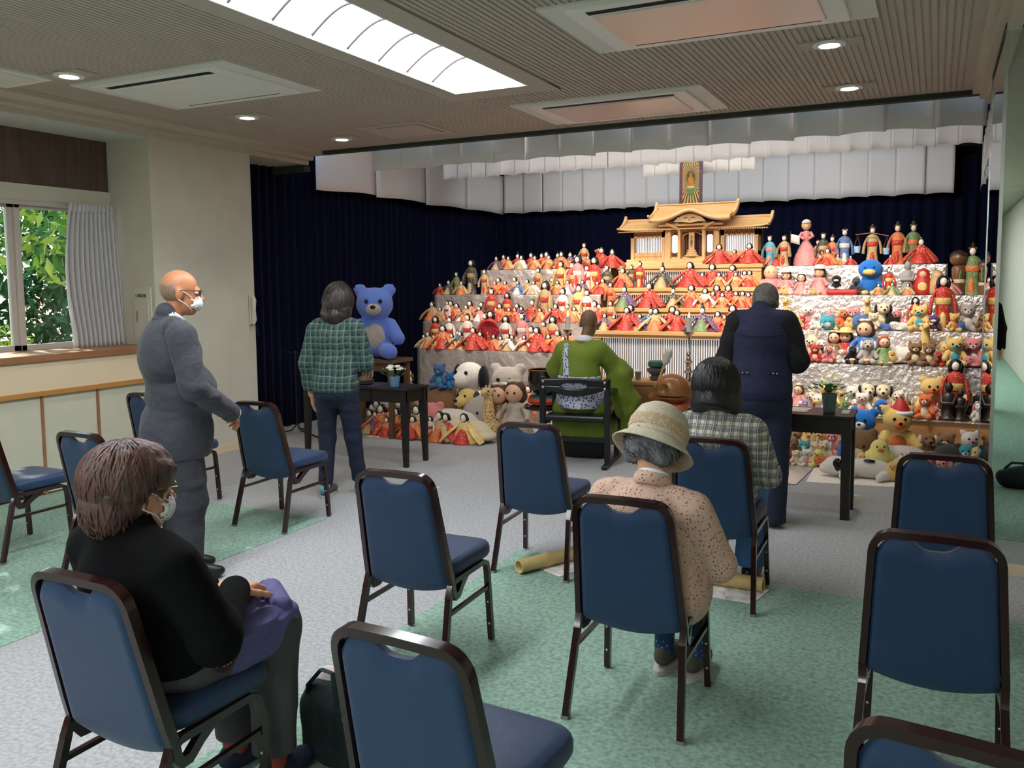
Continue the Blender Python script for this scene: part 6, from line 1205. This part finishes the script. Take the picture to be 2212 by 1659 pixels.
shelf('1345,ho,.28 1364,kk,.28,1 1382,kr,.32 1431,Lk,.34 1490,qr,.35 1517,hr,.20 1538,hr,.32,1 1553,hg,.20 1582,hr,.30,1 1589,hg,.20 1608,hn,.22,1 1619,ho,.22', 9.9, 1.58, 'the upper altar shelf', (.08, .19), 600)
shelf('1319,ko,.30 1349,Lp,.33 1403,qr,.34 1454,Lk,.30 1493,qo,.31 1523,hw,.26 1540,hr,.22 1548,hr,.30,1 1560,hg,.20 1573,hr,.30,1 1590,ho,.22 1604,ho,.22 1617,hr,.20', 9.6, 1.35, 'the middle altar shelf', (.08, .19), 640)
shelf('1306,hp,.22 1319,kg,.34,1 1326,ho,.20 1354,qr,.31 1361,hr,.34,1 1382,hp,.22 1406,Lb,.34,1 1416,qg,.30 1452,hr,.32,1 1462,qr,.28 1517,Lp,.36 1550,ho,.26 1565,ho,.22 1582,hr,.34,1 1604,ho,.24', 9.3, 1.10, 'the lowest altar shelf', (.08, .19), 690)
shelf('1663,kt,.36 1677,ho,.24 1694,kg,.36 1741,Wn,.54,1 1767,kg,.30,1 1772,hr,.14 1778,kk,.38,1 1788,ho,.22 1798,co,.36,1 1810,hg,.14 1824,kb,.42,1 1838,hr,.12 1884,cg,.46,1 1924,hr,.12 1938,co,.48,1 1972,ce,.48,1 1990,hr,.32', 10.3, 1.82, 'the top right step', (.075, .24), 540)
shelf('1665,Yn,.34,1 1694,iy,.11 1698,Hn,.30,1 1708,iw,.08 1731,Dn,.24,1 1744,Bw,.11 1758,iy,.08 1770,Hn,.34,1 1850,dk,.22,1 1880,IbY,.42,1 1898,hg,.14 1920,kr,.30,1 1928,he,.15 1960,Ss,.36,1 1962,hg,.14 1994,Nr,.28,1 2014,ix,.15,1 2024,Ng,.26,1 2053,hn,.20 2070,Km,.46,1 2100,ce,.54,1 2126,Km,.36,1'.replace('IbY', 'Iuy'), 9.95, 1.49, 'the upper right step', (.075, .2), 600)
shelf('1698,gy,.34,1 1722,iy,.16 1733,Br,.16 1745,Bw,.28,1 1751,rn,.14 1766,rw,.22 1787,ot,.16 1797,rn,.22,1 1806,he,.10 1823,doy,.24,1 1836,iy,.14 1845,Cn,.26,1 1860,ob,.17 1874,gy,.34,1 1888,Bc,.20 1908,dcx,.32,1 1920,sb,.08 1928,ox,.18,1 1939,dn,.24,1 1952,sw,.10 1977,br,.34,1 1988,Cyt,.30 2019,Ip,.18 2036,br,.56,1 2047,dwx,.07 2063,By,.20 2075,ob,.10 2091,Bs,.30,1 2125,dm,.22'.replace('doy', 'doy'), 9.6, 1.13, 'the middle right step', (.075, .21), 670)
shelf('1738,rn,.20 1754,rc,.34,1 1761,Br,.20 1774,dw,.26,1 1792,dn,.20 1802,Dm,.32,1 1819,dw,.16 1826,Hr,.36,1 1843,dx,.20 1868,Gu,.44,1 1876,ds,.28 1894,dc,.20,1 1910,Re,.28 1926,iy,.15 1948,sw,.20,1 1977,Cm,.26 1999,gy,.44,1 2008,Bm,.24 2029,dr,.16 2045,By,.24,1 2062,Cyt,.32 2087,dm,.26,1 2104,Bn,.30,1 2116,sn,.12', 9.25, .81, 'the lower right step', (.075, .21), 740)
shelf('1725,Gn,.26,1 1730,rw,.14 1740,Bv,.14 1754,dc,.22,1 1760,dr,.11 1768,Iwy,.20 1789,Cl,.36,1 1804,fe,.14 1818,gy,.22,1 1828,re,.18 1843,Bwe,.30,1 1848,dw,.18 1864,Cw,.26 1875,dcx,.34,1 1888,pw,.14 1905,Iuy,.18 1908,dcx,.34,1 1922,rn,.16 1944,dc,.28,1 1960,dm,.20 1980,st,.06 2012,By,.42,1 2001,Bo,.26 2022,rn,.16 2032,fe,.11 2050,Sd,.36 2063,br,.56,1 2076,Sd,.30 2092,Bc,.26,1 2110,Bx,.26,1 2118,dw,.20', 8.9, .335, 'the wooden platform', (.08, .22), 830)
# pile on the floor at the right
shelf('1706,Bl,.30 1726,dm,.28 1748,iy,.26 1772,Cl,.30 1796,rn,.30 1832,Bm,.3 1866,Bu,.50 1938,Byo,.54 2006,dm,.30 2046,Bm,.30 2098,Bw,.34', 8.58, 0, 'the right pile, rear row', (.0, .1), 900)
shelf('1716,dm,.22 1738,Ct,.20 1760,rc,.22 1784,dc,.22 1834,ou,.2 1862,om,.32 1904,sv,.20 1952,sw,.22 2010,sm,.18 2050,ok,.24 2086,Bt,.26 2114,iy,.24', 8.24, .004, 'the right pile, middle row', (.0, .1), 940)
shelf('1704,Br,.14 1722,dc,.16 1744,Cw,.18 1768,rl,.20 1796,so,.12 1826,se,.12 1862,iy,.17 1900,il,.30 1940,sl,.15 1974,Bw,.22 2006,rn,.18 2040,dn,.20 2076,fe,.18 2108,iy,.18', 7.93, .004, 'the right pile, front row', (.0, .1), 960)
shelf('1862,lw,.19 1928,iy,.17 1948,pw,.26 1972,io,.16', 7.62, .004, 'the right pile, nearest edge', (.0, .1), 1000)
# pile on the floor at the left
shelf('1068,br,.46 1094,bk,.42 1119,kw,.46 1141,ko,.46 1003,bo,.50 930,hk,.30 950,hy,.32', 9.05, .0, 'the floor before the left steps', (.0, .1), 820)
shelf('886,cg,.62 908,kg,.34 926,qg,.30 1018,dwx,.86 1098,Bs,.80', 8.62, .004, 'the left pile, rear row', (.0, .1), 850)
shelf('838,kg,.42 858,bg,.40 950,om,.50 1012,dyk,.56 1040,os,.44 1078,Gm,.56 1112,Gs,.60', 8.28, .004, 'the left pile, middle row', (.0, .1), 880)
shelf('804,qg,.34 815,hg,.40 826,ck,.40 838,bw,.44 846,qe,.38 862,hg,.42 872,ho,.40 888,qg,.42 902,bg,.46 934,on,.36 972,sw,.34 1056,gg,.58', 8.0, .004, 'the left pile, front row', (.0, .1), 900)
shelf('800,hp,.30 812,hg,.28 824,qo,.38 842,hg,.30 856,ho,.34 870,qg,.30 900,qg,.40 916,hg,.30 1012,sc,.27', 7.78, .004, 'the left floor sheet', (.0, .1), 930)
shelf('836,ho,.24 930,bw,.26 950,hg,.36 964,hr,.34 1002,qy,.36 878,hr,.32 892,ho,.28', 7.66, .004, 'the left floor sheet edge', (.0, .1), 940)
for px, z, h, c, c2, lab in ((951, .5, .30, 'b', 't', 'blue soft bear sitting on the round brown toy at the left'), (972, .5, .20, 'u', 't', 'small bright blue soft bear beside the bigger one at the left')):
    p = at(px, 840, 8.27); toy('bear', p.x, 8.27, z-.02, h, c, 0, c2, lab)
tb_ = toy('bear', -5.47, 7.72, .851, .86, 'b', 30, 's', 'big blue soft bear sitting on the bench behind the checked-shirt woman')
tb_b = [o for o in bpy.data.objects if o.parent == tb_ and o.name.startswith('body')][0]; tb_b.material_slots[0].link = 'OBJECT'; tb_b.material_slots[0].material = mat('plush_periwinkle', (96, 124, 206), .95, bump=(60, .5, None, .01), sheen=.3)
# extras that belong to single figures
mat('flag_white', (226, 222, 206), .8); mat('bucket', (150, 186, 206), .5); mat('paper_red', (186, 44, 60), .7, vor=[(30, .2, (214, 90, 100))])
p = at(1709, 510, 10.5); fl_ = thing('toy_banner', 'small white banner on a pole on the top right silver step', 'banner', (p.x, 10.45, 1.821)); obj('pole', MB().tube([(0, 0, 0), (0, 0, .40)], .005, 6), 'gilt', fl_); obj('flag', MB().grid(lambda u, v: (.005+.10*u, .01*math.sin(u*6), .37-.10*v-.03*u), 8, 3), 'flag_white', fl_, solid=.002)
p = at(1884, 520, 10.43); yk = thing('carrying_pole', 'tiny carrying pole with two pale blue buckets on the top right step', 'carrying pole', (p.x, 10.40, 1.821)); obj('pole', MB().tube([(-.17, 0, .335), (0, -.01, .35), (.17, 0, .31)], .005, 6), 'hinoki_dark', yk)
for s, z in ((-1, .335), (1, .31)): obj('bucket', MB().lathe([(.028, z-.20), (.036, z-.13), (.033, z-.13), (.026, z-.195)], (s*.15, 0, 0), 14), 'bucket', yk); obj('cord', MB().tube([(s*.15-.03, 0, z-.13), (s*.15, 0, z-.005), (s*.15+.03, 0, z-.13)], .0025, 5), 'hinoki_dark', yk)
p = at(1062, 690, 9.33); um = thing('paper_umbrella', 'small open red paper umbrella among the dolls on the left steps', 'umbrella', (p.x, 9.33, .836)); obj('canopy', MB().grid(lambda u, v: (.13*v*math.cos(2*PI*u), -.05-.05*v*math.sin(2*PI*u), .30+.13*v*math.sin(2*PI*u)*.9-.05*v), 24, 4), 'paper_red', um, solid=.003); obj('handle', MB().tube([(0, .0, 0), (0, -.05, .30)], .005, 6), 'hinoki_dark', um)
p = at(1819, 628, 10.0); cu = thing('red_cushion', 'flat red cushion on the upper right silver step', 'cushion', (p.x, 10.03, 1.491)); obj('cushion', sdfmesh('cushion', union([rbox((0, 0, .03), (.16, .07, .03), .028)], 0), .012), plain('r'), cu)
toy('bird', at(1807, 610, 10.05).x, 10.05, 1.55, .17, 'x', 0, 'w', 'little black and white soft bird on the red cushion')
bo_ = [o for o in bpy.data.objects if o.get('label', '').startswith('yellow soft bear') and 'right pile, rear' in o['label']][0]
hat_ = obj('hat', MB().lathe([(.17, .80), (.14, .90), (.07, 1.0), (.0, 1.10)], (.05, 0, 0), n=16), plain('r'), bo_); obj('hat_trim', MB().tube([(.05+.17*math.cos(a), .17*math.sin(a), .81) for a in np.linspace(0, 2*PI, 20)], .035, 8), 'shirt_white', hat_); obj('pompom', MB().ell((.05, 0, 1.12), (.045, .045, .045)), 'shirt_white', hat_)
